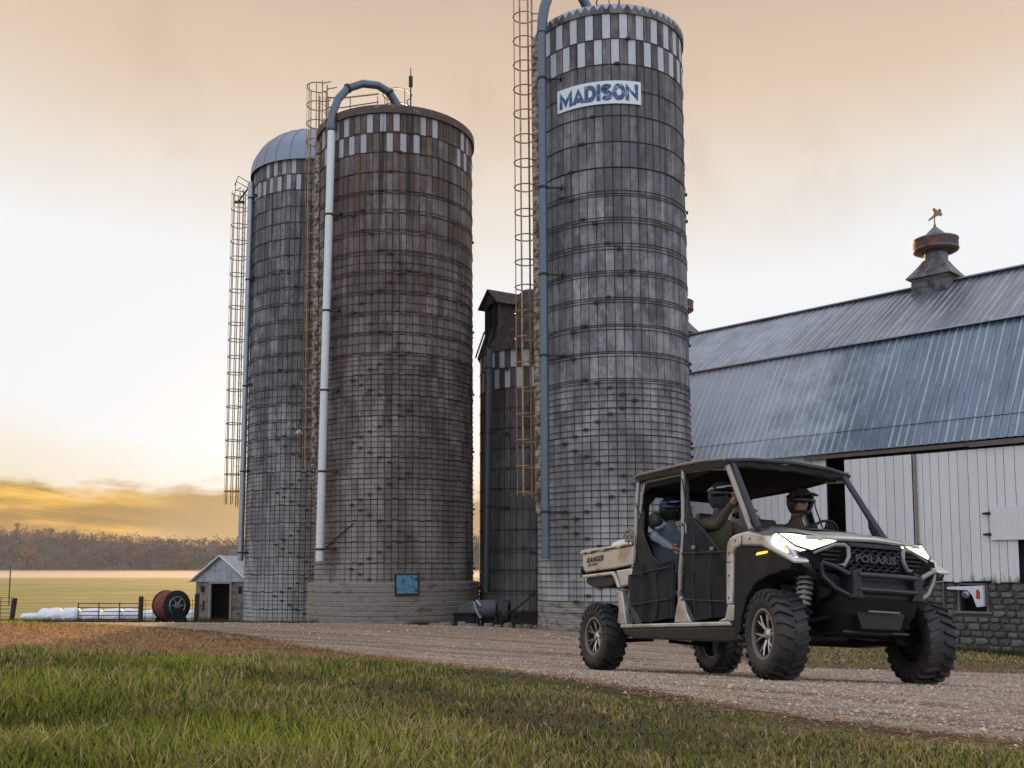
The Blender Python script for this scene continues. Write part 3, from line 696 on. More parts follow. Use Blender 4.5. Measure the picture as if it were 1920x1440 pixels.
# --- silo D: short one with the ruined roof, between B and A
cD = stave_mat('staves_dark', (.115, .105, .102), (.06, .05, .045), (.085, .05, .035), .9, 10.4, (.17, .16, .155), rusttop=.5)
cDw = stave_mat('staves_dark_painted', (.46, .46, .48), (.12, .10, .09), (.2, .15, .12), .1, 10.4, (.5, .5, .5), painted=True)
sD = make_silo('silo', 'shortest silo, dark brown with a collapsed dormer roof, half hidden behind the tallest silo', .85, 39, 2.13, -2.1, 10.55, 13, 53, (cD, cDw), hoopplan(9, 30, 0), 0, .5, seed=11, gap=.016)
m_ruin = simple('rusted_roof_sheet', (.040, .030, .028), .85, .1, .4, 4, (.095, .06, .045), 3, .5, .7)
mb = MB(); n = 12
prof = [(2.28, 10.5), (1.95, 11.5), (1.25, 12.6), (.3, 13.3), (.02, 13.35)]
V = []; F = []
for i in range(n):
    a = 2*math.pi*i/n+.13
    for (r, z) in prof: rr = r*(1+.03*math.sin(3*a)); V.append((rr*math.cos(a), rr*math.sin(a), z+rnd.uniform(-.05, .05)))
k = len(prof)
for i in range(n):
    for j in range(k-1):
        F.append((i*k+j, ((i+1) % n)*k+j, ((i+1) % n)*k+j+1, i*k+j+1))
mb.add(V, F); rd = mb.build('roof', m_ruin, sD.e, fixn=True)
for i in range(n):
    a = 2*math.pi*i/n+.13; q = MB(); q.tube([((r+.04)*math.cos(a), (r+.04)*math.sin(a), z) for r, z in prof[:4]], .035, 5); q.build('roof_seam', m_ruin, rd)
# dormer: gabled box out of the left front of the roof
da = math.atan2(-.62, -1.0); drot = Matrix.Rotation(da, 3, 'Z')
def DP(x, y, z): v = drot @ Vector((x, y, 0)); return (v.x, v.y, z)
mb = MB()
for sy in (-1, 1):
    mb.add([DP(.2, sy*.52, 11.2), DP(1.95, sy*.52, 10.7), DP(1.95, sy*.52, 12.55), DP(.2, sy*.52, 12.55), DP(.2, sy*.48, 11.2), DP(1.95, sy*.48, 10.7), DP(1.95, sy*.48, 12.55), DP(.2, sy*.48, 12.55)],
           [(0,1,2,3),(7,6,5,4),(0,4,5,1),(1,5,6,2),(2,6,7,3)])
mb.add([DP(1.96, -.55, 12.5), DP(1.96, .55, 12.5), DP(1.96, 0, 13.0), DP(1.92, -.55, 12.5), DP(1.92, .55, 12.5), DP(1.92, 0, 13.0)], [(0,1,2),(5,4,3),(0,3,4,1)])
dr = mb.build('dormer', simple('dormer_boards', (.075, .06, .055), .85, 0, .35, 5, (.03, .025, .022), 3, .4, .6), sD.e)
mb = MB()
for sy in (-1, 1):
    mb.add([DP(-.1, sy*.0, 13.06), DP(2.15, 0, 13.06), DP(2.15, sy*.74, 12.40), DP(-.1, sy*.74, 12.40), DP(-.1, 0, 13.02), DP(2.15, 0, 13.02), DP(2.15, sy*.72, 12.36), DP(-.1, sy*.72, 12.36)], [(0,1,2,3),(7,6,5,4),(1,5,6,2),(2,6,7,3),(0,3,7,4)])
mb.build('dormer_roof', m_ruin, dr)
mb = MB()
for y0 in (-.30, .28): mb.box(DP(1.99, y0, 11.6), (.06, .07, 1.9), drot)
mb.box(DP(1.75, 0, 11.6), (.05, .9, 1.7), drot); mb.build('dormer_frame', m_dark, dr)
p0 = sD.I @ P(912, 1110, 36.9); p1 = sD.I @ P(917, 655, 36.9); bands = []
for v in (690, 812, 950):
    q = sD.I @ P(917-(v-655)/455*5, v, 36.9); ang = math.atan2(q.y, q.x)+.2; bands.append((q, (2.15*math.cos(ang), 2.15*math.sin(ang), q.z)))
pipe(sD, [p0, p1], .14, simple('dark_pipe', (.05, .055, .062), .5, .4, .2, 6), 'fill_pipe', bands)

# --- name board on silo A
sg = thing('sign', 'white curved board with slanting blue letters spelling MADISON, bolted high on the tallest silo', 'sign')
sg.matrix_world = sA.M
aL = sA.I @ P(1055, 190, 28.3); aR = sA.I @ P(1201, 177, 28.3)
cdir = math.atan2(-30, -3.14); th0 = cdir-R(38.4); th1 = cdir+R(24.0); zc = (sA.I @ P(1128, 181, 27.8)).z+.04; hh = .345
def angp(th, r, z): return (r*math.cos(th), r*math.sin(th), z)
mb = MB(); n = 28
V = []; F = []
for i in range(n+1):
    th = th0+(th1-th0)*i/n
    for r, z in ((2.375, -hh), (2.40, -hh), (2.40, hh), (2.375, hh)): V.append(angp(th, r, zc+z))
for i in range(n):
    for j in range(4): F.append((i*4+j, i*4+(j+1) % 4, (i+1)*4+(j+1) % 4, (i+1)*4+j))
F += [(3, 2, 1, 0), (n*4, n*4+1, n*4+2, n*4+3)]
mb.add(V, F); mb.build('sign_board', simple('sign_white', (.62, .64, .67), .55, 0, .08, 3, (.40, .40, .40), 2.5, .58, .75), sg, smooth=30)
def ribbon(path, w, closed=False):
    """flat mitred stroke; returns quads as (V, F)"""
    n = len(path); V = []; F = []
    for i, p in enumerate(path):
        p = Vector(p); a = Vector(path[i-1]) if (i or closed) else None; b = Vector(path[(i+1) % n]) if (i < n-1 or closed) else None
        d0 = (p-a).normalized() if a is not None else (b-p).normalized(); d1 = (b-p).normalized() if b is not None else d0
        t = (d0+d1); t = t.normalized() if t.length > 1e-4 else d0; nn = Vector((-t.y, t.x)); k = min(1.9, 1/max(.35, nn.dot(Vector((-d0.y, d0.x)))))
        V += [p+nn*w/2*k, p-nn*w/2*k]
    for i in range(n if closed else n-1): j = (i+1) % n; F.append((2*i, 2*i+1, 2*j+1, 2*j))
    return V, F
arcp = lambda cx, cy, rx, ry, a0, a1, k: [(cx+rx*math.cos(math.radians(a0+(a1-a0)*i/k)), cy+ry*math.sin(math.radians(a0+(a1-a0)*i/k))) for i in range(k+1)]
GL = {'M': (1.15, [([(.14, 0), (.14, .86), (.575, .20), (1.01, .86), (1.01, 0)], 0)]), 'A': (.98, [([(.13, 0), (.49, .90), (.85, 0)], 0), ([(.33, .24), (.65, .24)], 0)]),
      'D': (.88, [([(.14, .13), (.14, .87), (.42, .87)]+arcp(.42, .5, .32, .37, 75, -75, 8)+[(.42, .13)], 1)]), 'I': (.36, [([(.18, 0), (.18, 1)], 0)]),
      'S': (.84, [(arcp(.42, .70, .28, .18, 20, 250, 8)+arcp(.42, .31, .29, .18, 80, -160, 8), 0)]), 'O': (.98, [(arcp(.49, .5, .34, .37, 0, 345, 20), 1)]), 'N': (.98, [([(.14, 0), (.14, .84), (.84, .16), (.84, 1)], 0)])}
tot = sum(GL[c][0] for c in 'MADISON'); lm = MB(); xo = 0; LH = .50
for ci, ch in enumerate('MADISON'):
    for si, (path, cl) in enumerate(GL[ch][1]):
        if not cl:      # finer steps so the stroke follows the curve of the board
            pass
        V, F = ribbon(path, .29, bool(cl)); 
        out = []
        for v in V:
            y = min(1.0, max(0.0, v[1])); tx = (xo+v[0])/tot-.5; th = (th0+th1)/2+(th1-th0)*tx*.93; out.append((th, zc+(y-.5)*LH))
        rr0, rr1 = 2.404, 2.412+si*.0015; b = len(out)
        lm.add([angp(th, rr1, z) for th, z in out]+[angp(th, rr0, z) for th, z in out], F+[tuple(i+b for i in reversed(f)) for f in F])
    xo += GL[ch][0]
lm.build('lettering', simple('sign_blue', (.030, .062, .15), .55, 0, .35, 7, (.20, .25, .34), 6, .54, .62), sg, fixn=False)

# --- lamp hung from the ladder between silos C and B
ylp = P(560, 812, 42.0); t = thing('yard_lamp', 'small round yard lamp on a bent arm between the left and middle silos', 'lamp', ylp)
mb = MB(); mb.lathe([(.02, .16), (.07, .12), (.16, -.02), (.17, -.05), (.14, -.04)], 16); mb.build('lamp_shade', m_galv, t, smooth=40)
mb = MB(); mb.lathe([(.07, -.03), (.08, -.10), (.04, -.16), (.005, -.17)], 12); mb.build('bulb', simple('amber_glass', (.55, .32, .14), .25), t, smooth=40)
mb = MB(); mb.tube([(0, 0, .15), (-.02, 0, .35), (.10, -.1, .42), (.45, -.6, .22), (.95, -1.7, -.1), (1.25, -2.2, -.1)], .025, 6); mb.build('arm', m_darksteel, t)
# brown conduit down silo C, in front of it
mb = MB(); cx = [sC.I @ P(u, v, 45.2) for u, v in ((571, 388), (568, 880))]
for q in cx: pass
A_ = wallpt(sC, 572, 380, 46.0, .06); B_ = wallpt(sC, 569, 880, 46.0, .06); mb.tube([A_, B_], .035, 6); A_ = wallpt(sC, 582, 380, 46.0, .06); B_ = wallpt(sC, 579, 700, 46.0, .06); mb.tube([A_, B_], .025, 6)
mb.build('conduit', m_ruststeel, sC.e)

# ------------------------------------------------------------------ barn
BZ = -2.15; BO = Vector((12.7, 25, BZ)); BA = math.atan2(.7205, -.6934)
barn = thing('barn', 'long white board barn with a blue-grey ribbed gambrel roof on a stone base', 'barn', BO, (0, 0, BA))
BM_ = Matrix.Translation(BO) @ Matrix.Rotation(BA, 4, 'Z'); BI = BM_.inverted()
def BL(s, w, z): return (s, -w, z-BZ)
S0, S1 = -6.0, 16.0; EAVE, BRK, RDG = (-.28, 3.34), (2.0, 6.92), (5.5, 9.30)
WB = -.31     # foot of the boards
def roofmat(name, base, chalk_glint, lo, hi):
    t = NT(name); co = t.co('World'); n = t.noise(co, 1.2, 5, .6); f = t.noise(t.sc(co, (1, 1, .5)), 14, 5, .75)
    sp = t.n('ShaderNodeSeparateXYZ'); t.l(co, sp.inputs[0]); along = t.m('ADD', t.m('MULTIPLY', sp.outputs[1], 1.0), t.m('MULTIPLY', sp.outputs[0], -1.0))
    x = t.m('ADD', t.m('MULTIPLY', t.step(along, 12, 26), .62), t.m('MULTIPLY', f, .35)); x = t.m('ADD', x, t.m('MULTIPLY', n, .55))
    k = t.step(x, lo, hi)
    streak = t.step(t.noise(t.sc(co, (2.2, 2.2, .25)), 2, 5, .6), .45, .7)
    dv = t.n('ShaderNodeVectorMath', operation='DOT_PRODUCT'); t.l(co, dv.inputs[0]); dv.inputs[1].default_value = (-.6934, .7205, 0); cb = t.n('ShaderNodeCombineXYZ'); t.l(dv.outputs['Value'], cb.inputs[0]); t.l(t.m('MULTIPLY', sp.outputs[2], .09), cb.inputs[1]); sv = cb.outputs[0]
    streak = t.step(t.noise(sv, 2.6, 6, .7), .42, .68)
    c = t.mix(n, tuple(q*.75 for q in base), tuple(q*1.3 for q in base)); c = t.mix(t.m('MULTIPLY', streak, .55), c, tuple(q*.55 for q in base))
    c = t.mix(t.m('MULTIPLY', k, .8), c, chalk_glint)
    oc = t.n('ShaderNodeSeparateXYZ'); t.l(t.co('Object'), oc.inputs[0]); rib = t.m('MODULO', oc.outputs[0], .22); rib_glint = t.m('MULTIPLY', t.step(rib, .066, .052), t.step(t.noise(sv, 4.5, 4, .7), .40, .60)); c = t.mix(t.m('MULTIPLY', rib_glint, .75), c, chalk_glint)  # specular lines along the rib tops, painted in as a lighter colour
    speck = t.step(t.noise(co, 30, 2, .5), .66, .72); c = t.mix(t.m('MULTIPLY', speck, .5), c, chalk_glint)
    t.bump(f, .15, .01)
    return t.fin(c, t.m('ADD', .38, t.m('MULTIPLY', k, .3)), t.m('SUBTRACT', .65, t.m('MULTIPLY', k, .5)), .5)
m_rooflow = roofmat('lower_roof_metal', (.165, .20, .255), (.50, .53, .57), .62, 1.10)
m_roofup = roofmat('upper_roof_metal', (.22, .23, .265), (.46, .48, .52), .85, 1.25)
PW = .66
def corr(path, w=PW, ribs=3):
    """one sheet: ribs run along path [(w, z)...]"""
    prof = []; p = w/ribs
    for i in range(ribs): prof += [(i*p, 0), (i*p+.015, .028), (i*p+.045, .028), (i*p+.06, 0), (i*p+.14, .0)]
    prof.append((w+.02, 0)); V = []; F = []
    k = len(prof); n = len(path)
    for i, (ww, z) in enumerate(path):
        a = path[max(0, i-1)]; b = path[min(n-1, i+1)]; tw, tz = b[0]-a[0], b[1]-a[1]; L = math.hypot(tw, tz); nw, nz = -tz/L, tw/L
        for (s, h) in prof: V.append(BL(s, ww+nw*h, z+nz*h))
    for i in range(n-1):
        for j in range(k-1): F.append((i*k+j, i*k+j+1, (i+1)*k+j+1, (i+1)*k+j))
    m = MB(); m.add(V, F); return m
kink = (.10, 3.98)
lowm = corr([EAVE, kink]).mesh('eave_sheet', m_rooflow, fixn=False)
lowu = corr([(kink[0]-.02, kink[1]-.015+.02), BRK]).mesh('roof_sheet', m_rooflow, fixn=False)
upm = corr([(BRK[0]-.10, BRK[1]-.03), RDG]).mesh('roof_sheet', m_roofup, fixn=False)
s = S0; k = 0
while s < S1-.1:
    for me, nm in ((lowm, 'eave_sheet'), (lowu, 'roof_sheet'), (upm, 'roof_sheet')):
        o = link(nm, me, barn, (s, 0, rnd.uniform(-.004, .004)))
    s += PW; k += 1
S1 = s
WD = 11.0
mb = MB()
for a, b in ((RDG, (WD-BRK[0], BRK[1])), ((WD-BRK[0], BRK[1]), (WD+.28, EAVE[1]))):
    mb.add([BL(S0, a[0], a[1]), BL(S1, a[0], a[1]), BL(S1, b[0], b[1]), BL(S0, b[0], b[1])], [(0,1,2,3)])
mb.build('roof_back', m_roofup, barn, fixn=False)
mb = MB(); mb.box(BL((S0+S1)/2, 5.5, 9.33), (S1-S0+.1, .34, .05)); mb.build('ridge_cap', m_galv, barn, bevel=.01)
mb = MB(); mb.box(BL((S0+S1)/2, 1.93, 6.93), (S1-S0+.1, .16, .045)); mb.build('break_flashing', m_galv, barn, bevel=.01)
m_gable = simple('gable_boards', (.50, .51, .53), .85, 0, .15, 4)
mb = MB()
gpoly = [(0, -2.9), (0, 3.5), (2.0, 6.85), (5.5, 9.2), (9.0, 6.85), (11, 3.5), (11, -2.9)]
for s_ in (S0+.15, S1-.15):
    V = [BL(s_-.05, w, z) for w, z in gpoly]+[BL(s_+.05, w, z) for w, z in gpoly]; n = 7
    mb.add(V, [tuple(range(n)), tuple(range(2*n-1, n-1, -1))]+[(i, i+n, (i+1) % n+n, (i+1) % n) for i in range(n)])
mb.box(BL((S0+S1)/2, 10.95, .4), (S1-S0-.3, .1, 6.2)); mb.build('end_walls', m_gable, barn)
mb = MB(); mb.box(BL((S0+S1)/2, 5.5, -.45), (S1-S0-.5, 10.7, .1)); mb.build('barn_floor', m_dark, barn)
mb = MB(); mb.add([BL(S0, -.14, 3.36), BL(S1, -.14, 3.36), BL(S1, 1.9, 6.75), BL(S0, 1.9, 6.75), BL(S1, 5.5, 9.15), BL(S0, 5.5, 9.15)], [(0,1,2,3),(3,2,4,5)]); mb.build('roof_boards', m_dark, barn, fixn=False)
# boards
def boardmat(name, base, grime):
    t = NT(name); co = t.co('World'); tint = t.attr('tint'); sp = t.n('ShaderNodeSeparateXYZ'); t.l(co, sp.inputs[0]); z = sp.outputs[2]
    g = t.noise(t.sc(co, (9, 9, .5)), 1.4, 6, .7); f = t.noise(co, 6, 5, .7)
    c = t.mix(g, tuple(k*.80 for k in base), tuple(min(1, k*1.12) for k in base)); c = t.mix(t.m('MULTIPLY', tint, .22), c, tuple(k*.6 for k in base))
    c = t.mix(t.m('MULTIPLY', t.step(g, .56, .70), .42), c, grime)
    rot = t.step(t.m('ADD', t.m('MULTIPLY', z, -1.0), t.m('MULTIPLY', t.noise(t.sc(co, (5, 5, 1.0)), 1.5, 5, .7), 1.0)), .66, .95); c = t.mix(t.m('MULTIPLY', rot, .9), c, (.06, .055, .05))
    speck = t.step(f, .68, .74); c = t.mix(t.m('MULTIPLY', speck, .5), c, grime)
    t.bump(g, .3, .01); return t.fin(c, .75, 0, .3)
m_board = boardmat('white_barn_boards', (.70, .69, .68), (.30, .285, .26))
def bd(name, s0, s1, z0, z1, w, th=.03, mat=None, parent=None, label=None):
    m = MB(); m.box(BL((s0+s1)/2, w-th/2, (z0+z1)/2), (s1-s0-.013, th, z1-z0)); me = m.mesh(name, mat or m_board, bevel=.004, bseg=1); add_tint(me, (rnd.random()**2,)*3)
    return link(name, me, parent or barn, label=label)
def u2s(u): k = (u-960)/1850; return (12.7-25*k)/(k+.962)*1.388
sO0, sO1 = u2s(1592), u2s(1553)     # the dark opening
sSeam = u2s(1725); sDr = u2s(1870); sDk = u2s(1918)
mb = MB()    # plain backing either side of the opening
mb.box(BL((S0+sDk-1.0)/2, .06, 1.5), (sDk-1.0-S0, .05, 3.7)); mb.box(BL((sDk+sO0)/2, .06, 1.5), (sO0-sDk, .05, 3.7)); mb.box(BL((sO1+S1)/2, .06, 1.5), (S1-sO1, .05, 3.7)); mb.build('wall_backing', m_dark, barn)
s = S0
while s < S1-.3:
    w_ = rnd.uniform(.20, .27)
    if s+w_ > sO0+.06 and s < sO1-.02: s = sO1 if s > sO0-.1 else s+w_; 
    else:
        dw = 0.0; zt = 3.40; zb = WB+rnd.uniform(-.05, .03)
        if s < sO0+.02:
            dw = -.10 if s+w_ <= sSeam+.3 or s >= sSeam else -.06
            if sSeam < s: dw = -.16
        e = min(s+w_, sO0) if s < sO0 else s+w_
        if not (sDk-1.0 < s < sDk and True): bd('wall_board', s, e, zb, zt if dw == 0 else 3.12, dw)
        else: bd('wall_board', s, e, 1.19, 3.12, dw)
        s = e
        continue
    if s < sO1 and s > sO0-.1: s = sO1
# small square hatch door over the dark doorway
m_board2 = boardmat('white_hatch_boards', (.68, .67, .66), (.2, .2, .2))
zt, zb = (P(1880, 948, 24.8).z, P(1880, 1012, 24.8).z)
dd = thing  # noqa
mb = MB(); mb.box(BL((sDr+sDk-1.0)/2+.1, -.19, (zt+zb)/2), (sDr-sDk+1.0, .04, zt-zb)); hd = mb.build('hatch_door', m_board2, barn, bevel=.008); add_tint(hd.data, (.05, .05, .05))
for zz in (P(1866, 961, 24.8).z, P(1868, 1001, 24.8).z):
    mb = MB(); mb.prism([(.16, -.02), (-.02, -.045), (-.06, 0), (-.02, .045), (.16, .02)], .215, .235); mb.v = [(x+sDr+.12, y, z+zz-BZ) for x, y, z in mb.v]; mb.build('hinge', m_darksteel, hd)
mb = MB(); mb.box(BL(sDk-.5, -.1, 3.22), (.1, .1, .1)); 
mb = MB(); mb.box(BL((u2s(1830)+S0)/2, -.20, 3.24), (u2s(1830)-S0, .10, .13)); mb.box(BL((u2s(1830)+sO1+.6)/2, -.17, 3.26), (sO1+.6-u2s(1830), .08, .11)); mb.build('door_track', simple('weathered_track_board', (.13, .105, .085), .85, 0, .3, 4), barn)
mb = MB(); mb.box(BL(sSeam, -.185, 1.42), (.07, .03, 3.38)); mb.build('door_edge_trim', simple('rusty_trim', (.26, .20, .16), .8, .1, .3, 5, (.12, .07, .05), 4, .5, .7), barn)
# darkness of the small doorway at the right
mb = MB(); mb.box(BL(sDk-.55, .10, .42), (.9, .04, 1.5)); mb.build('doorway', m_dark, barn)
# cupolas
m_cupw = simple('cupola_clapboard', (.15, .145, .15), .8, .0, .3, 6, (.055, .05, .05), 3, .4, .6)
m_cupm = simple('cupola_sheet_metal', (.17, .17, .19), .55, .5, .3, 4, (.10, .065, .05), 2.5, .45, .65)
m_cuprust = simple('cupola_rusty_band', (.20, .06, .038), .75, .2, .45, 7, (.075, .055, .05), 4, .36, .52)
def cupola(sx, lab):
    t = thing('cupola', lab, 'cupola', BM_ @ Vector(BL(sx, 5.5, RDG[1])), (0, 0, BA), group=None)
    z0 = -.75
    mb = MB(); mb.box((0, 0, z0/2+.1), (1.12, 1.12, -z0+.2)); mb.build('base_box', m_dark, t)
    for k in range(5):
        za = z0+k*.195
        for a in range(4):
            q = MB(); r = Matrix.Rotation(a*math.pi/2, 3, 'Z'); q.box(r @ Vector((0, -.58, za+.1)), (1.18, .035, .18), r @ Matrix.Rotation(.12, 3, 'X')); q.build('clapboard', m_cupw, t)
    mb = MB(); n = 4
    prof = [(1.02, .16), (1.02, .20), (.78, .42), (.58, .62), (.43, .80)]
    for i in range(4): pass
    V = []; F = []
    for j, (r, z) in enumerate(prof):
        for a in range(4): an = a*math.pi/2+math.pi/4; V.append((r*1.0*math.cos(an), r*math.sin(an), z))
    for j in range(len(prof)-1):
        for a in range(4): F.append((j*4+a, j*4+(a+1) % 4, (j+1)*4+(a+1) % 4, (j+1)*4+a))
    F.append((3, 2, 1, 0)); mb.add(V, F); mb.build('skirt_roof', m_cupm, t)
    mb = MB(); mb.lathe([(.40, .62), (.37, .72), (.36, 1.25)], 28); mb.build('neck', m_cupm, t, smooth=40)
    mb = MB(); mb.lathe([(.40, 1.04), (.66, 1.10), (.70, 1.14), (.70, 1.50), (.66, 1.53), (.5, 1.54)], 32); mb.build('drum', m_cuprust, t, smooth=30)
    mb = MB(); mb.lathe([(.705, 1.13), (.72, 1.16), (.705, 1.19)], 32); mb.lathe([(.705, 1.45), (.72, 1.48), (.705, 1.51)], 32); mb.build('drum_bead', m_cupm, t, smooth=40)
    mb = MB(); mb.lathe([(.60, 1.52), (.40, 1.60), (.16, 1.84), (.05, 1.95), (.03, 2.05), (.0, 2.06)], 24); mb.build('cap', m_cupm, t, smooth=30)
    return t
c1 = cupola(3.93, 'cupola with a rusty drum and weathervane on the barn ridge, right of the silos')
c2 = cupola(14.45, 'partly hidden cupola on the barn ridge just behind the tallest silo')
t = thing('weathervane', 'small cow-shaped weathervane above the barn cupola, catching orange light', 'weathervane', BM_ @ Vector(BL(3.93, 5.5, RDG[1]+2.0)), (0, 0, R(20)))
mb = MB(); mb.tube([(0, 0, 0), (0, 0, .42)], .018, 6); mb.build('spindle', m_ruststeel, t)
mb = MB(); mb.prism([(-.26, .16), (-.22, .13), (.16, .36), (.30, .36), (.33, .44), (.27, .47), (.30, .55), (.22, .60), (.14, .52), (-.02, .60), (-.06, .54), (.02, .42), (-.04, .34)], -.014, .014); mb.build('animal_plate', simple('vane_brass', (.22, .13, .06), .5, .5), t)

# stone base
m_stones = []
for i, c in enumerate([(.120, .110, .102), (.095, .090, .088), (.145, .130, .118), (.080, .076, .075), (.110, .098, .090), (.155, .145, .132)]):
    m_stones.append(simple('field_stone_%s' % 'grey brown pale dark tan light'.split()[i], c, .92, 0, .35, 7, tuple(k*.5 for k in c), 5, .5, .7, bump=.6, coord='World'))
m_mortar = simple('lime_mortar', (.085, .075, .068), .95, 0, .3, 8)
wins, wine = u2s(1847), u2s(1790); wz1, wz0 = P(1820, 1093, 25.6).z, P(1820, 1151, 25.6).z
mb = MB(); zb = -3.0
for (a, b, c_, d) in ((S0, wins, zb, WB-.02), (wine, S1, zb, WB-.02), (wins, wine, zb, wz0), (wins, wine, wz1, WB-.02)):
    mb.box(BL((a+b)/2, .24, (c_+d)/2), (b-a, .40, d-c_))
mb.build('foundation_wall', m_mortar, barn)
mb = MB(); mb.box(BL((wins+wine)/2, .55, (wz0+wz1)/2), (1.2, .1, 1.2)); mb.build('window_dark', m_dark, barn)
mb = MB(); 
for (a, b) in ((wins, wins+.05), (wine-.05, wine)): mb.box(BL((a+b)/2, .05, (wz0+wz1)/2), (.05, .1, wz1-wz0))
mb.box(BL((wins+wine)/2, .04, wz0+.03), (wine-wins+.16, .14, .06)); mb.box(BL((wins+wine)/2, .05, wz1-.03), (wine-wins, .1, .05)); mb.build('window_frame', simple('grey_window_wood', (.17, .165, .16), .85, 0, .3, 5), barn)
def stone(s0, s1, z0, z1, r_):
    m = MB(); n = r_.randint(6, 8); cx, cz = (s0+s1)/2, (z0+z1)/2; hx, hz = (s1-s0)/2-.012, (z1-z0)/2-.012; ring = []
    for i in range(n):
        a = 2*math.pi*(i+.5)/n; ca, sa = math.cos(a), math.sin(a); k = 1/max(abs(ca)/hx, abs(sa)/hz); k *= .95+r_.uniform(-.04, .05); ring.append((cx+ca*k, cz+sa*k))
    pr = r_.uniform(.018, .045); V = []; F = []
    for (f, d) in ((1.0, .05), (.97, -pr*.6), (.72, -pr)):
        for (x, z) in ring: V.append(BL(cx+(x-cx)*f, d+r_.uniform(-.006, .006), cz+(z-cz)*f))
    for j in range(2):
        for i in range(n): F.append((j*n+i, j*n+(i+1) % n, (j+1)*n+(i+1) % n, (j+1)*n+i))
    F.append(tuple(2*n+i for i in range(n))); m.add(V, F); return m
r_ = random.Random(21); stuff = MB(); nst = 0
z = -2.75
while z < WB-.05:
    hz = r_.uniform(.14, .20); z1 = min(z+hz, WB-.01); 
    if WB-z1 < .09: z1 = WB-.01
    s = -1.6
    while s < 9.5:
        l = r_.uniform(.20, .42); e = s+l
        if e > wins-.05 and s < wine and z1 > wz0-.05 and z < wz1+.05:
            if s < wins-.16: e = wins-.01
            else: s = wine+.01; continue
        m = stone(s, e, z, z1, r_)
        if s < 5.9 and nst < 298 and z > -2.6: m.build('stone', m_stones[r_.randrange(6)], barn, smooth=50); nst += 1
        else: stuff.add(m.v, m.f, r_.randrange(6))
        s = e
    z = z1
stuff.build('stonework', m_stones, barn, smooth=50, kind='stuff')
# vent hood hanging in the stone window
t = thing('vent_hood', 'bent white metal vent hood with a red mark in the stone base window', 'vent', BM_ @ Vector(BL(wins, -.10, wz0)), (0, 0, BA))
hx = wine-wins; hz = wz1-wz0
mb = MB(); mb.prism([(hx+.16, hz*.86), (-.0+.02, hz*.92), (.02, hz*.25), (.20, hz*.22), (.30, hz*.60), (.42, hz*.76), (hx+.16, hz*.78)], .02, .16); mb.build('hood_sheet', simple('white_sheet', (.62, .63, .66), .45, .1, .1, 5), t, bevel=.01)
mb = MB(); mb.prism([(.10, hz*.48), (.20, hz*.50), (.19, hz*.78), (.14, hz*.80), (.10, hz*.72)], .162, .168); mb.build('red_mark', simple('red_mark', (.40, .04, .03), .6), t)
mb = MB(); mb.lathe([(.02, .0), (.09, .03), (.10, .12), (.04, .16)], 12, axis='y', c=(hx*.62, 0, hz*.62)); mb.build('fan_motor', m_galv, t, smooth=40)
t = thing('downspout', 'thin blue-grey pipe running down the stone base beside the front wheel', 'pipe', BM_ @ Vector(BL(u2s(1767), -.10, WB+.1)), (0, 0, BA))
mb = MB(); mb.tube([(0, 0, .12), (0, 0, -.75)], .035, 8); mb.build('pipe', m_bluepipe, t); mb = MB(); mb.box((0, -.03, -.1), (.12, .06, .03)); mb.build('pipe_strap', m_darksteel, t)

# ------------------------------------------------------------------ shed, bales, fence on the left
m_shedmetal = simple('shed_corrugated_metal', (.36, .39, .44), .5, .4, .15, 5, (.24, .25, .27), 2, .45, .7)
m_shedwall = simple('weathered_shed_wall', (.20, .175, .155), .9, 0, .35, 5, (.09, .075, .065), 3, .45, .62, bump=.4)
sh = P(415, 1168, 54.5); shz = sh.z-.1
shed = thing('shed', 'small gabled shed with open dark doorway and corrugated metal roof beside the leftmost silo', 'shed', (sh.x-.05, 54.5, shz), (0, 0, R(-13)))
HW, WH, PK, DL = 1.55, 2.42, 3.75, 3.6
mb = MB(); zt = WH; d0, d1 = -.62, .55
for a, b in ((-HW, d0), (d1, HW)): mb.box(((a+b)/2, .06, zt/2), (b-a, .12, zt))
mb.box((-HW+.06, DL/2, zt/2), (.12, DL-.13, zt)); mb.box((HW-.06, DL/2, zt/2), (.12, DL-.13, zt)); mb.box((0, DL, zt/2), (2*HW, .12, zt)); mb.build('wall', m_shedwall, shed, bevel=.01)
mb = MB(); mb.box((0, 1.2, zt/2), (2*HW-.3, .05, zt-.05)); mb.box((0, DL/2, .02), (2*HW-.3, DL-.3, .04)); mb.build('interior_partition', m_dark, shed)
mb = MB(); mb.box((d0-.04, -.03, 1.12), (.09, .08, 2.24)); mb.box((d1+.04, -.03, 1.12), (.09, .08, 2.24)); mb.box(((d0+d1)/2, -.03, 2.29), (d1-d0+.18, .08, .10)); mb.build('door_frame', simple('door_frame_wood', (.30, .27, .24), .85, 0, .3, 5), shed)
for k in range(10):      # gable sheets
    x0 = -HW-.1+k*(2*HW+.2)/10; x1 = x0+(2*HW+.2)/10-.01
    f = lambda x: WH+(PK-WH)*(1-abs(x)/(HW+.25))
    mb = MB(); mb.prism([(x0, WH-.08), (x1, WH-.08), (x1, f(x1)-.02)]+([(0, f(0)-.02)] if x0 < 0 < x1 else [])+[(x0, f(x0)-.02)], -.10, -.07-.012*(k % 2)); mb.build('gable_sheet', m_shedmetal, shed)
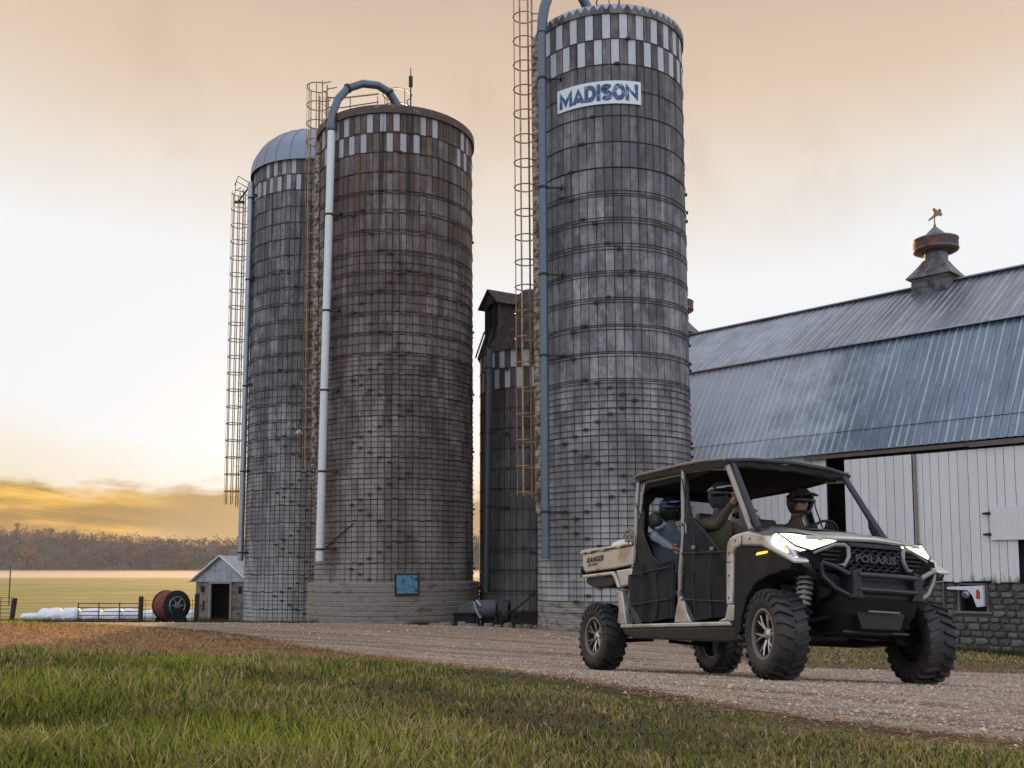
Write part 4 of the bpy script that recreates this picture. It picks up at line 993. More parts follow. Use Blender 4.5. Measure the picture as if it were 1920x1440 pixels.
for sgn in (-1, 1):
    for k in range(6):
        y0 = -.28+k*(DL+.5)/6; y1 = y0+(DL+.5)/6-.01; m = MB()
        V = []
        for (x, z) in ((sgn*.0, PK+.03), (sgn*(HW+.28), WH-.10)):
            for j in range(9): V.append((x, y0+(y1-y0)*j/8, z+(.018 if j % 2 else 0)))
        F = [(j, j+1, 9+j+1, 9+j) for j in range(8)]; m.add(V, F); m.build('roof_sheet', m_shedmetal, shed, fixn=False)
    mb = MB(); a = Vector((0, -.31, PK+.02)); b = Vector((sgn*(HW+.3), -.31, WH-.12)); mb.tube([a, b], .05, 4); mb.build('barge_board', simple('white_barge', (.62, .63, .65), .6), shed)
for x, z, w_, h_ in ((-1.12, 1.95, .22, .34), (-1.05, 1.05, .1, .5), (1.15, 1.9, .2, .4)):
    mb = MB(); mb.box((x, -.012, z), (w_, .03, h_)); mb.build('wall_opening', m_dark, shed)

m_wrap = simple('white_bale_wrap', (.78, .79, .82), .35, 0, .08, 4, (.30, .32, .36), 2.2, .62, .72, bump=.3)
bl = [(57, 1150, 1166, 40, 'lowest crumpled white wrapped bale at the left end of the row, nearest the leaning post'), (95, 1141, 1168, 48, 'tall white wrapped bale, second from the left end of the row'),
      (133, 1141, 1168, 40, 'white wrapped bale just left of the metal gate'), (172, 1142, 1168, 44, 'white wrapped bale behind the left end of the metal gate'), (212, 1142, 1168, 44, 'white wrapped bale behind the middle of the metal gate'),
      (250, 1142, 1168, 42, 'white wrapped bale behind the right gate post'), (284, 1143, 1169, 38, 'white wrapped bale half behind the rusty hose drum'), (357, 1143, 1169, 26, 'white wrapped bale between the rusty hose drum and the shed')]
for i, (u, v0, v1, w_, lab) in enumerate(bl):
    Y = 53.0+.25*(i % 2); a, b = P(u, v0, Y), P(u, v1+1, Y); r = (a.z-b.z)/2+.03; hl = w_/2*Y/FPX*.97
    g = MB(); ph = rnd.uniform(0, 6)
    def fn(q, t, r=r, hl=hl, ph=ph):
        an = 2*math.pi*t; x = hl*(2*q-1); e = min(1, (1-abs(2*q-1))*3.2+.0)**.5; rr = r*e*(1+.07*math.sin(3*an+ph)+.07*math.sin(5*x+ph*3)+.05*math.sin(9*an+6*x+ph)+.03*math.sin(17*an-9*x)); return (x, rr*math.cos(an), rr*math.sin(an)*(.95 if math.sin(an) > 0 else .9))
    g.grid(fn, 16, 24); o = g.build('hay_bale', m_wrap, smooth=60, loc=(a.x, Y, (a.z+b.z)/2)); tag(o, lab, 'hay bale', 'white wrapped bales by the field')
m_gate = simple('gate_tube', (.045, .04, .038), .6, .5, .3, 6)
m_postw = simple('dark_post_wood', (.035, .03, .027), .9, 0, .3, 5)
def bar(A, B, r, mat, par, name='rail', n=6): m = MB(); m.tube([A, B], r, n); return m.build(name, mat, par)
gp = P(146, 1166, 50.5); t = thing('metal_gate', 'low tubular metal gate in front of the white wrapped bales', 'gate', gp)
ge = P(262, 1166, 50.5)-gp
for k in range(5): z = .12+k*.20; bar((0, 0, z), (ge.x, 0, z), .024 if k else .03, m_gate, t)
for k in range(4): bar((ge.x*k/3, -.01, .05), (ge.x*k/3, -.01, .98), .026, m_gate, t, 'upright')
for u, v0, v1, lean, lab in ((263, 1118, 1167, 0, 'dark wooden fence post at the right end of the metal gate'), (368, 1113, 1168, 0, 'dark wooden fence post against the shed corner'), (22, 1121, 1163, .10, 'leaning dark fence post at the left edge by the wrapped bales')):
    Y = 50.4; a = P(u, v1+1, Y); h_ = P(u, v0, Y).z-a.z
    t = thing('fence_post', lab, 'post', a, (0, lean, 0)); mb = MB(); mb.tube([(0, 0, -.2), (0, 0, h_*.5), (.01, 0, h_)], [.13, .12, .115], 9); mb.build('post', m_postw, t); mb = MB(); mb.box((0, -.1, h_*.85), (.18, .04, .05)); mb.build('staple_plate', m_darksteel, t)
t = thing('wire_fence', 'wire stock panel at the far left edge beside the leaning post', 'fence', P(-60, 1160, 50.4)); e = P(20, 1160, 50.4)-P(-60, 1160, 50.4)
for k in range(6): bar((0, 0, .1+k*.19), (e.x, 0, .1+k*.19), .015, m_gate, t, 'wire')
for k in range(5): bar((e.x*k/4-.0001, 0, .05), (e.x*k/4, 0, 1.1), .015, m_gate, t, 'stay')
t = thing('wire_fence', 'wire fence stretched between the gate post and the shed behind the hose drum', 'fence', P(264, 1166, 50.6)); e = P(367, 1166, 50.6)-P(264, 1166, 50.6)
for k in range(5): bar((0, 0, .2+k*.22), (e.x, 0, .2+k*.22), .012, m_gate, t, 'wire')
for k in range(7): bar((e.x*(k+.5)/7, 0, .05), (e.x*(k+.5)/7, 0, 1.15), .012, m_gate, t, 'stay')
o = MB(); o.tube([(0, 0, -.2), (0, 0, 1.75)], .03, 6); tag(o.build('marker_pole', simple('thin_pole', (.12, .10, .085), .8), None, loc=P(17, 1123, 50.2)-Vector((0, 0, .1))), 'thin bare pole standing behind the leaning post at the left edge', 'pole')
# hose drum
hd = P(321, 1138, 50.0); t = thing('hose_reel', 'big rusty red hose drum with a dark flange, left of the shed', 'hose reel', (hd.x, 50.0, P(321, 1168, 50).z), (0, 0, R(50)))
m_reelred = simple('rusty_red_hose', (.24, .065, .045), .7, .1, .4, 9, (.07, .035, .03), 5, .45, .65)
cz = .88; mb = MB(); prof = []
for k in range(9): y = -.42+k*.105; prof += [(.66, y-.05), (.72, y-.02), (.72, y+.02), (.66, y+.05)]
mb.lathe(prof, 32, 'y', (0, 0, cz)); dr = mb.build('drum', m_reelred, t, smooth=30)
for y in (-.52, .50):
    mb = MB(); mb.lathe([(.02, y-.02), (.72, y-.02), (.76, y), (.76, y+.03), (.72, y+.03), (.02, y+.03)], 32, 'y', (0, 0, cz)); mb.build('flange', m_darksteel, t, smooth=30)
mb = MB(); mb.lathe([(.02, -.62), (.16, -.60), (.18, -.55)], 16, 'y', (0, 0, cz)); 
for k in range(6): a = k*math.pi/3; mb.tube([(.1*math.cos(a), -.56, cz+.1*math.sin(a)), (.38*math.cos(a), -.56, cz+.38*math.sin(a))], .03, 5)
mb.lathe([(.40, -.56), (.44, -.58), (.46, -.55)], 20, 'y', (0, 0, cz)); mb.build('hub', m_galv, t, smooth=30)
mb = MB(); mb.prism([(-.55, 0), (.55, 0), (.18, .75), (-.18, .75)], -.72, -.60, 'xz'); mb.prism([(-.55, 0), (.55, 0), (.18, .75), (-.18, .75)], .60, .68, 'xz'); mb.build('stand', m_dark, t)

# ------------------------------------------------------------------ silage blower and rubble between the silos
bp = P(915, 1169, 34.2); bp.z = float(gz(bp.x, 34.2))-.02
t = thing('silage_blower', 'old grey silage blower with a big round fan wheel parked between the silos', 'farm machine', bp, (0, 0, R(-6)))
m_blow = simple('faded_blower_paint', (.075, .08, .09), .6, .2, .35, 6, (.14, .075, .065), 3, .52, .7)
mb = MB(); mb.lathe([(.02, -.45), (.26, -.42), (.33, -.3), (.34, .28), (.30, .42), (.02, .46)], 24, 'x', (-.12, 0, .62)); mb.build('drum_housing', m_blow, t, smooth=35)
mb = MB(); mb.lathe([(.05, .52), (.44, .52), (.47, .55), (.47, .72), (.44, .75), (.38, .75), (.30, .66), (.12, .66), (.10, .78), (.02, .78)], 28, 'x', (0, 0, .50)); mb.build('fan_wheel', m_rubber, t, smooth=30)
mb = MB(); mb.lathe([(.12, .66), (.15, .70), (.13, .74), (.04, .8), (.0, .8)], 16, 'x', (0, 0, .5)); mb.build('hub', m_dustblow if 'm_dustblow' in globals() else m_ruststeel, t, smooth=30)
mb = MB(); mb.box((-.78, 0, .26), (.72, .7, .42)); mb.box((-.78, -.02, .5), (.8, .76, .05)); mb.build('gear_case', m_dark, t, bevel=.02)
mb = MB(); mb.prism([(-1.05, .52), (-.45, .52), (-.38, .86), (-.62, .92), (-.98, .74)], -.25, .25); mb.build('feed_hopper', m_blow, t, bevel=.02)
mb = MB(); mb.tube([(-.45, -.3, .9), (-.32, -.36, .55), (-.2, -.38, .35)], .05, 8); mb.tube([(-.36, -.3, .95), (-.2, -.36, .75)], .045, 8); mb.build('chute_arm', m_galv, t)
mb = MB(); mb.box((-.1, -.3, .10), (2.1, .07, .08)); mb.box((-.1, .3, .10), (2.1, .07, .08))
for x in (-.9, 0, .5): mb.box((x, 0, .12), (.07, .6, .07))
for x in (-.35, .3): mb.box((x, -.28, .25), (.06, .06, .34)); mb.box((x, .28, .25), (.06, .06, .34))
mb.build('frame', m_darksteel, t)
mb = MB(); mb.tube([(.75, .2, .5), (1.3, .5, .95), (1.55, .6, 1.2)], .03, 6); mb.build('drawbar', m_darksteel, t)
# cement apron in front
m_rub = simple('broken_concrete', (.20, .18, .155), .95, 0, .4, 5, bump=.5)
x = -2.6; k = 0
while x < 2.3:
    w_ = rnd.uniform(.25, .7); y = 33.0+rnd.uniform(-.3, .3)-.45*abs(math.sin(x)); hgt = rnd.uniform(.08, .17); z = float(ground_z(x, y))
    mb = MB(); n = 7; base = [(w_/2*math.cos(2*math.pi*i/n)*rnd.uniform(.85, 1.1), .18*math.sin(2*math.pi*i/n)*rnd.uniform(.8, 1.2)) for i in range(n)]
    V = [(a, b, -.06) for a, b in base]+[(a*.86, b*.8, hgt*rnd.uniform(.75, 1.1)) for a, b in base]; mb.add(V, [tuple(range(n-1, -1, -1)), tuple(range(n, 2*n))]+[(i, (i+1) % n, (i+1) % n+n, i+n) for i in range(n)])
    o = mb.build('concrete_chunk', m_rub, None, bevel=.01, loc=(x, y, z)); o.rotation_euler = (0, 0, rnd.uniform(-.3, .3))
    tag(o, '%s broken concrete chunk from the left in the row before the silage blower' % ('leftmost second third fourth fifth sixth seventh eighth ninth tenth eleventh twelfth thirteenth fourteenth fifteenth sixteenth seventeenth eighteenth nineteenth twentieth'.split()[k]), 'rubble', 'broken concrete chunks before the silage blower'); x += w_*.95; k += 1

# ------------------------------------------------------------------ the vehicle
VL = Vector((2.313, 10.054, -1.07)); VE = Euler((-.064, -.067, -1.198))
VM = Matrix.Translation(VL) @ VE.to_matrix().to_4x4()
utv = thing('utility_vehicle', 'tan four-seat off-road utility vehicle with lit headlights driving on the gravel', 'utility vehicle', VL, VE)
m_tan = simple('tan_body_paint', (.54, .525, .51), .28, .6, .06, 3, (.27, .215, .165), 2.6, .46, .70, coat=.4)
m_cagep = simple('roll_cage_sunlit_cream', (.30, .26, .225), .35, .45, .1, 6)  # cream tone stands for sun highlights on the tubes, put into the colour
m_cageb = simple('roll_cage_black', (.025, .028, .035), .35, .3, .2, 6)
m_blk = simple('moulded_black', (.013, .013, .014), .45, 0, .25, 10, (.04, .033, .027), 3, .52, .78, spec=.35)
m_bdark = simple('underbody_black', (.007, .007, .007), .8, 0, .3, 8, spec=.2)
m_fab = simple('black_door_fabric', (.007, .0075, .010), .6, 0, .35, 30, (.02, .018, .017), 4, .5, .75, bump=.3, spec=.3)
m_seat = simple('black_seat_vinyl', (.02, .02, .021), .5, 0, .2, 8)
m_alu = simple('cast_alloy', (.45, .44, .43), .3, .9, .15, 10)
m_gun = simple('gunmetal_rim', (.06, .06, .062), .4, .7, .2, 8)
m_silv = simple('silver_trim', (.25, .24, .235), .4, .6, .1, 8, (.26, .20, .16), 4, .5, .7)
m_spring = simple('white_spring', (.62, .61, .60), .4, .2, .1, 8)
m_hl = emis('headlight_glass', (1.0, .80, .50), 3.2); m_amb = emis('amber_marker', (1.0, .42, .03), 1.6, (.6, .25, .02)); m_tail = emis('tail_light_red', (1.0, .06, .02), 1.0, (.6, .03, .02))
def part(name, mb, mat, **k): return mb.build(name, mat, utv, **k)
def sub(name, mb, mat, par, **k): return mb.build(name, mat, par, **k)

# -- wheels
WR, TW_ = .375, .27
def tyre_mesh():
    mb = MB(); prof = [(.185, -.095), (.20, -.112), (.235, -.130), (.28, -.138), (.32, -.134), (.345, -.120), (.352, -.09), (.356, 0), (.352, .09), (.345, .120), (.32, .134), (.28, .138), (.235, .130), (.20, .112), (.185, .095)]
    mb.lathe(prof, 48, 'y')
    n = 24
    for k in range(n):
        for sd in (-1, 1):
            a0 = 2*math.pi*(k+(.5 if sd > 0 else 0))/n
            # tread bar: from near the centre to the shoulder, slanting
            V = []
            for (y, da, r) in ((.006, .0, .377), (.075, .075, .378), (.122, .12, .368)):
                for w in (-.036, .036):
                    for rr in (.346, r):
                        an = a0+da+w*(.85 if rr > .36 else 1.1); V.append((rr*math.cos(an), sd*y, rr*math.sin(an)))
            F = []
            for i in range(2):
                b = i*4; F += [(b+1, b+3, b+7, b+5), (b, b+4, b+5, b+1)[::1], (b+2, b+3, b+7, b+6)]
            F += [(0, 1, 3, 2), (8, 9, 11, 10)]
            mb.add(V, F)
            # shoulder lug down the sidewall
            V = []
            for (y, r0) in ((.118, .366), (.137, .338), (.139, .305)):
                for w in (-.035, .035):
                    for e in (0, 1):
                        an = a0+.12+w; rr = r0-(.012 if e == 0 else 0); V.append((rr*math.cos(an), sd*(y+(.008 if e else -.004)), rr*math.sin(an)))
            mb.add(V, [(1, 3, 7, 5), (5, 7, 11, 9), (0, 1, 5, 4), (4, 5, 9, 8), (2, 6, 7, 3), (6, 10, 11, 7), (8, 9, 11, 10), (0, 2, 3, 1)])
    return mb.mesh('tyre', m_rubber, smooth=32)
def rim_mesh():
    mb = MB(); mb.lathe([(.192, -.100), (.196, -.106), (.186, -.110), (.176, -.100), (.170, -.06), (.165, .05), (.178, .10), (.19, .104)], 40, 'y', mi=0)
    mb.lathe([(.0, .0), (.10, -.01), (.168, .02)], 32, 'y', mi=0); return mb.mesh('rim', [m_gun], smooth=35)
def spoke_mesh():
    mb = MB()
    for k in range(6):
        a = k*math.pi/3+.25; r = Matrix.Rotation(-a, 3, 'Y')
        for sp in (-.20, .20):
            A = Vector((.05, -.068, 0)); B = Vector((.115*math.cos(sp*.6), -.086, .115*math.sin(sp*.6)*1.0)); C = Vector((.175*math.cos(sp), -.092, .175*math.sin(sp)))
            mb.tube([r @ A, r @ B, r @ C], [.014, .012, .010], 5)
    mb.lathe([(.0, -.094), (.03, -.094), (.036, -.085), (.045, -.080), (.062, -.070), (.064, -.03)], 20, 'y')
    return mb.mesh('spokes', m_alu, smooth=40)
def bead_mesh(): mb = MB(); mb.lathe([(.188, -.104), (.196, -.121), (.206, -.1225), (.216, -.120), (.21, -.112)], 40, 'y'); return mb.mesh('dust_bead', m_dust, smooth=50)
ty, ri, sp_, be = tyre_mesh(), rim_mesh(), spoke_mesh(), bead_mesh()
HX, HY = 1.6135, .7645
for (x, y, st, spin) in ((HX, -HY, -.188, .1), (HX, HY, -.188, .5), (-HX, -HY, 0, .8), (-HX, HY, 0, .2)):
    w = link('wheel', ri, utv, (x, y, WR)); w.rotation_euler = Euler((0, 0, st+(math.pi if y > 0 else 0)))
    for nm, me in (('tyre', ty), ('spokes', sp_), ('bead', be)):
        o = link(nm, me, w); o.rotation_euler = (0, spin, 0)
    mb = MB(); mb.lathe([(.12, -.03), (.12, .03), (.02, .035)], 20, 'y'); sub('brake_disc', mb, m_gun, w)

# -- chassis and suspension
mb = MB(); mb.box((.0, 0, .46), (3.4, .62, .16)); mb.box((-.05, 0, .42), (2.0, 1.3, .12)); mb.box((-1.6, 0, .62), (.8, .7, .35)); part('chassis', mb, m_bdark, bevel=.02)
for sx in (1, -1):
    for sy in (-1, 1):
        cx = HX*sx; mb = MB()
        for z0, z1 in ((.36, .33), (.56, .47)):
            mb.tube([(cx-.28, sy*.26, z0), (cx, sy*.62, z1)], .022, 7); mb.tube([(cx+.28, sy*.26, z0), (cx, sy*.62, z1)], .022, 7)
        mb.box((cx, sy*.63, .40), (.08, .06, .26)); mb.tube([(cx, sy*.3, .42), (cx, sy*.65, .39)], .03, 8); part('suspension_arms', mb, m_bdark)
        mb = MB(); A = Vector((cx+.02, sy*.44, .98)); B = Vector((cx+.05, sy*.56, .48)); mb.tube([A, A+(B-A)*.45], .028, 8); mb.tube([A+(B-A)*.4, B], .036, 10); sh_ = part('shock_absorber', mb, m_silv if sx > 0 else m_bdark, smooth=40)
        mb = MB(); pts = []; ax = (B-A); L = ax.length; axn = ax.normalized(); u_ = axn.cross(Vector((1, 0, 0))).normalized(); w_ = axn.cross(u_)
        for i in range(85):
            a = i/12*2*math.pi; pts.append(A+axn*(.04+i/84*L*.62)+(u_*math.cos(a)+w_*math.sin(a))*.062)
        mb.tube(pts, .011, 5); sub('spring', mb, m_spring, sh_, smooth=60)
mb = MB(); mb.tube([(1.93, -.34, .415), (1.93, .34, .415)], .013, 8); part('lower_crossbar', mb, m_gun)
mb = MB(); mb.tube([(HX-.17, -.62, .36), (HX-.12, 0, .40), (HX-.17, .62, .36)], .014, 6); part('tie_rod', mb, m_silv)
# -- floor, rockers, sills
mb = MB(); mb.box((.05, 0, .50), (2.1, 1.45, .05)); part('floor', mb, m_bdark)
for sy in (-1, 1):
    mb = MB(); mb.prism([(-1.10, .50), (1.00, .495), (1.02, .455), (-1.09, .46)], sy*.70, sy*.815); part('sill', mb, m_tan, bevel=.012)
    mb = MB(); mb.prism([(-1.09, .458), (1.03, .453), (1.20, .33), (.95, .31), (-.85, .35), (-1.02, .39)], sy*.62, sy*.80); part('rocker_panel', mb, m_blk, bevel=.02)
    mb = MB(); mb.prism([(.02, .50), (.34, .497), (.25, .60), (.20, .72), (.12, .76), (.06, .66)], sy*.74, sy*.80); part('pillar_foot', mb, m_tan, bevel=.012)
    mb = MB(); mb.prism([(.80, .497), (1.06, .495), (1.075, .64), (.97, .645), (.93, .53)], sy*.72, sy*.812); part('fender_foot', mb, m_tan, bevel=.012)
    for a in (((.02, .80), (.10, .83), (.40, .50), (.27, .50)), ((-1.02, .78), (-.93, .80), (-.66, .50), (-.80, .50))):
        mb = MB(); mb.prism(list(a), sy*.72, sy*.79); part('step_brace', mb, simple('step_brace_black', (.03, .036, .046), .35, .1, .1), bevel=.01)
    mb = MB(); mb.prism([(-1.20, .52), (-1.10, .50), (-.98, .50), (-1.02, .62), (-1.10, .86), (-1.24, .88), (-1.16, .70)], sy*.70, sy*.80); part('rear_gusset', mb, m_tan, bevel=.012)
# -- front fenders (arched band round the wheel) and black liner
for sy in (-1, 1):
    out = [(.965, .64), (.970, 1.13), (.985, 1.19), (1.02, 1.235), (1.10, 1.262), (1.28, 1.275), (1.56, 1.21), (1.64, 1.12), (1.80, 1.05), (1.93, .985), (1.93, .945), (1.80, 1.00), (1.62, 1.075), (1.50, 1.125), (1.20, 1.150), (1.11, 1.135), (1.075, 1.09), (1.055, .64)]
    mb = MB(); mb.prism(out, sy*.655, sy*.825); part('front_fender', mb, m_tan, bevel=.02)
    for (bx_, bz_) in ((1.01, .70), (1.012, .90), (1.02, 1.10), (1.12, 1.205), (1.34, 1.20), (-.0, 0)):
        if bx_ > 0: m = MB(); m.lathe([(.0, .006), (.008, .005), (.011, 0)], 8, 'y', (bx_, 0, bz_)); m.v = [(x, sy*(.826+y), z) for x, y, z in m.v]; part('fender_bolt', m, m_gun)
    m = MB(); m.box((1.02, sy*.829, 1.02), (.085, .002, .006)); m.box((1.22, sy*.829, 1.19), (.006, .002, .10)); part('panel_gap', m, m_bdark, kind='stuff')
    inn = [(1.055, .34), (1.08, 1.10), (1.12, 1.14), (1.20, 1.15), (1.50, 1.125), (1.62, 1.075), (1.80, 1.00), (1.90, .95), (1.86, .90), (1.76, .90), (1.70, .88), (1.58, .87), (1.40, .82), (1.26, .70), (1.18, .54), (1.15, .40)]
    mb = MB(); mb.prism(inn, sy*.60, sy*.805); fl = part('fender_liner', mb, simple('dusty_liner', (.014, .013, .012), .7, 0, .4, 8, (.032, .024, .018), 2.5, .45, .7, spec=.3), bevel=.012)
    mb = MB(); mb.prism([(1.42, 1.052), (1.56, 1.058), (1.575, 1.075), (1.44, 1.072)], sy*.806, sy*.822); sub('side_marker', mb, m_amb, fl)
    mb = MB(); mb.box((1.55, sy*.50, .93), (.9, .25, .05)); mb.box((1.10, sy*.5, .75), (.05, .3, .6)); part('wheel_well', mb, m_bdark)
# -- hood
def hood_z(x, y):
    t = (x-1.12)/.80; z = 1.330-.085*t-.050*t*t; a = abs(y); z += .055*max(0, 1-(a/.62)**2)*(1-t*.75)
    z -= .05*(a/.72)**3; z += .022*max(0, 1-abs(a-.44)/.07)**.6*(1-t*.4); z -= .012*(1 if a < .36 and t < .6 else 0); return z
mb = MB()
def hf(p, q): x = 1.12+.80*p; lim = .735-.10*p-.13*max(0, p-.55)/.45; y = -lim+2*lim*q; xx = x-.16*abs(y/.72)**3*p; return (xx, y, hood_z(x, y))
mb.grid(hf, 18, 44)
hood = part('hood', mb, m_tan, smooth=35)
me = hood.data
hb = bmesh.new(); hb.from_mesh(me); ret = bmesh.ops.extrude_face_region(hb, geom=hb.faces[:]); 
for e in ret['geom']:
    if isinstance(e, bmesh.types.BMVert): e.co.z -= .035
bmesh.ops.recalc_face_normals(hb, faces=hb.faces); hb.to_mesh(me); hb.free()
mb = MB(); mb.grid(lambda p, q: (1.16+.34*p, -.30+.60*q, hood_z(1.16+.34*p, -.30+.60*q)+.012), 8, 12); sub('hood_vent', mb, m_blk, hood, smooth=40)
for k in range(3): mb = MB(); mb.prism([(1.22+k*.09, 1.34-.015*k), (1.27+k*.09, 1.333-.015*k), (1.265+k*.09, 1.350-.015*k)], -.24, .24); sub('vent_slat', mb, m_silv if k == 1 else m_blk, hood)
mb = MB(); mb.box((1.10, 0, 1.31), (.16, 1.38, .06)); mb.box((1.06, 0, 1.12), (.10, 1.36, .36)); part('dashboard', mb, m_blk, bevel=.03)
mb = MB(); mb.tube([(1.80, -.60, 1.185), (1.885, -.34, 1.185), (1.925, 0, 1.195), (1.885, .34, 1.185), (1.80, .60, 1.185)], .024, 8); part('hood_lip', mb, m_tan, smooth=40)
# -- headlights
for sy in (-1, 1):
    q = [(1.60, .735, 1.222), (1.74, .66, 1.212), (1.862, .345, 1.170), (1.885, .335, 1.150), (1.875, .60, 1.055), (1.80, .70, 1.095)]
    f = [Vector((x+.022, sy*(y+.01), z+.008)) for x, y, z in q]; bvec = Vector((-.09, -sy*.02, -.01))
    mb = MB(); n = len(f); mb.add([tuple(p) for p in f]+[tuple(p+bvec) for p in f], [tuple(range(n)), tuple(range(2*n-1, n-1, -1))]+[(i, i+n, (i+1) % n+n, (i+1) % n) for i in range(n)]); hl = part('headlight', mb, m_hl)
    mb = MB(); mb.tube([p+Vector((.006, sy*.004, 0)) for p in f], .010, 6, closed=True); sub('headlight_rim', mb, m_blk, hl)
    mb = MB(); mb.tube([(1.85, sy*.70, .975), (1.85, sy*.735, 1.01), (1.835, sy*.75, 1.05), (1.80, sy*.76, 1.075)], [.018, .024, .024, .016], 8); part('headlight_cheek', mb, m_tan, smooth=40)
    # bracket shaped trim and side grille
    mb = MB(); mb.tube([(1.905, sy*.60, 1.045), (1.925, sy*.40, 1.125), (1.945, sy*.315, 1.128), (1.955, sy*.288, 1.105), (1.96, sy*.285, 1.03), (1.955, sy*.33, .955), (1.93, sy*.50, .935)], [.012, .017, .020, .020, .018, .020, .012], 8); part('grille_bracket', mb, m_silv, smooth=40)
    for k in range(4): mb = MB(); mb.box((1.90, sy*.43, 1.075-k*.036), (.03, .22-.03*k, .012)); part('side_slat', mb, m_blk)
mb = MB(); mb.prism([(-.70, 1.05), (-.34, 1.16), (.34, 1.16), (.70, 1.05), (.72, .93), (.40, .86), (-.40, .86), (-.72, .93)], 1.62, 1.885, 'yz'); part('grille_backing', mb, m_bdark)
# hexagon-like mesh of the main grille
g = part('grille', (lambda m: (m.prism([(-.275, 1.155), (.275, 1.155), (.27, 1.118), (-.27, 1.118)], 1.90, 1.955, 'yz'), m)[1])(MB()), m_blk, bevel=.008)
for r in range(6):
    z0 = 1.095-r*.031; pts = []
    for k in range(25):
        y = -.265+.53*k/24; pts.append((1.937, y, z0+(.007 if (k+2*r) % 4 < 2 else -.007)))
    mb = MB(); mb.tube(pts, .0075, 5); sub('grille_bar', mb, simple('grille_grey', (.035, .036, .04), .4, .2, .1), g)
tm = text_mesh('POLARIS', .082, .007, .0035, 1.32, 0, 1.05)
tm.transform(Matrix.Translation((1.952, 0, 1.022)) @ Matrix.Rotation(R(90), 4, 'Z') @ Matrix.Rotation(R(90), 4, 'X')); tm.materials.clear(); tm.materials.append(simple('grille_letters', (.035, .036, .040), .4, .2, .1)); link('lettering', tm, g)
# -- bumper
mb = MB(); mb.prism([(1.62, .95), (1.90, .93), (2.03, .86), (2.06, .70), (1.99, .56), (1.86, .42), (1.60, .38)], -.36, .36); mb.prism([(1.62, .93), (1.86, .93), (1.92, .84), (1.86, .70), (1.70, .66)], -.42, .42); part('front_fascia', mb, simple('fascia_black', (.009, .0095, .0105), .5, 0, .3, 8, spec=.35), bevel=.02)
for sy in (-1, 1): mb = MB(); mb.prism([(sy*.70, .96), (sy*.74, .93), (sy*.34, .72), (sy*.30, .78), (sy*.36, .86)], 1.84, 1.95, 'yz'); part('fascia_wing', mb, m_blk, bevel=.012)
for z, rr in ((.875, .024), (.755, .022)): mb = MB(); mb.tube([(2.085, -.30, z), (2.10, 0, z), (2.085, .30, z)], rr, 10); part('bumper_bar', mb, simple('bumper_steel', (.045, .05, .06), .35, .6, .1), smooth=40)
for sy in (-1, 1):
    mb = MB(); mb.prism([(sy*.27, .93), (sy*.36, .90), (sy*.36, .72), (sy*.40, .68), (sy*.24, .68), (sy*.27, .74)], 2.00, 2.10, 'yz'); part('bumper_bracket', mb, m_blk, bevel=.012)
    mb = MB(); mb.tube([(2.06, sy*.36, .875), (2.03, sy*.50, .935), (2.00, sy*.585, .960), (1.99, sy*.59, .93), (1.98, sy*.575, .86), (2.02, sy*.48, .76), (2.06, sy*.36, .70)], .021, 8); part('bull_bar', mb, m_silv if sy > 0 else m_cageb, smooth=45)  # far bar silver, near bar black: sunlight on the far one is coloured in
mb = MB(); mb.prism([(-.26, .60), (.26, .60), (.20, .44), (-.20, .44)], 1.93, 2.0, 'yz'); sk = part('skid_plate', mb, m_blk, bevel=.01)
mb = MB(); mb.tube([(2.035, -.16, .585), (2.035, .16, .585)], .010, 6); sub('skid_slot', mb, m_silv, sk)
# -- roll cage
def cbar(name, pts, r=.026, mat=m_cagep, mir=True):
    for sy in ((-1, 1) if mir else (1,)):
        m = MB(); m.tube([(x, y*(-sy if mir else 1), z) for x, y, z in pts], r, 8); part(name, m, mat, smooth=45)
cbar('windshield_pillar', [(1.235, .735, 1.30), (1.00, .71, 1.65), (.80, .685, 1.94), (.73, .675, 2.00)], .028, m_cagep)
cbar('windshield_pillar_brace', [(1.29, .70, 1.31), (1.05, .67, 1.64), (.84, .645, 1.94), (.77, .64, 1.985)], .030, m_cageb)
cbar('roof_rail', [(.74, .68, 1.995), (.55, .69, 2.03), (.0, .695, 2.065), (-.80, .69, 2.105), (-.93, .69, 2.085), (-.955, .695, 2.03)], .028)
cbar('inner_roof_rail', [(.70, .655, 1.945), (.45, .66, 1.985), (.03, .665, 2.015), (-.02, .665, 2.01), (-.78, .665, 2.045), (-.86, .67, 2.02)], .017)
cbar('middle_pillar', [(.005, .69, 2.055), (.05, .72, 1.80), (.135, .765, 1.50), (.15, .775, 1.30), (.10, .775, 1.02), (.08, .765, .62)], .026)
cbar('rear_pillar', [(-.945, .69, 2.06), (-.93, .72, 1.75), (-.86, .755, 1.42), (-.92, .76, 1.00), (-1.05, .75, .60)], .027)
cbar('rear_pillar_brace', [(-.84, .665, 2.04), (-.86, .69, 1.9), (-.82, .73, 1.5)], .018)
for x, z in ((.74, 1.975), (.0, 2.03), (-.93, 2.06)): cbar('roof_crossbar', [(x, -.66, z), (x+.02, 0, z+.02), (x, .66, z)], .024, m_cageb, False)
cbar('rear_crossbar', [(-.88, -.72, 1.45), (-.90, 0, 1.46), (-.88, .72, 1.45)], .022, m_cageb, False)
for sy in (-1, 1): mb = MB(); mb.prism([(1.12, 1.32), (1.25, 1.33), (1.17, 1.44), (1.04, 1.60), (1.05, 1.45)], sy*.74, sy*.72); part('pillar_gusset', mb, m_cageb)
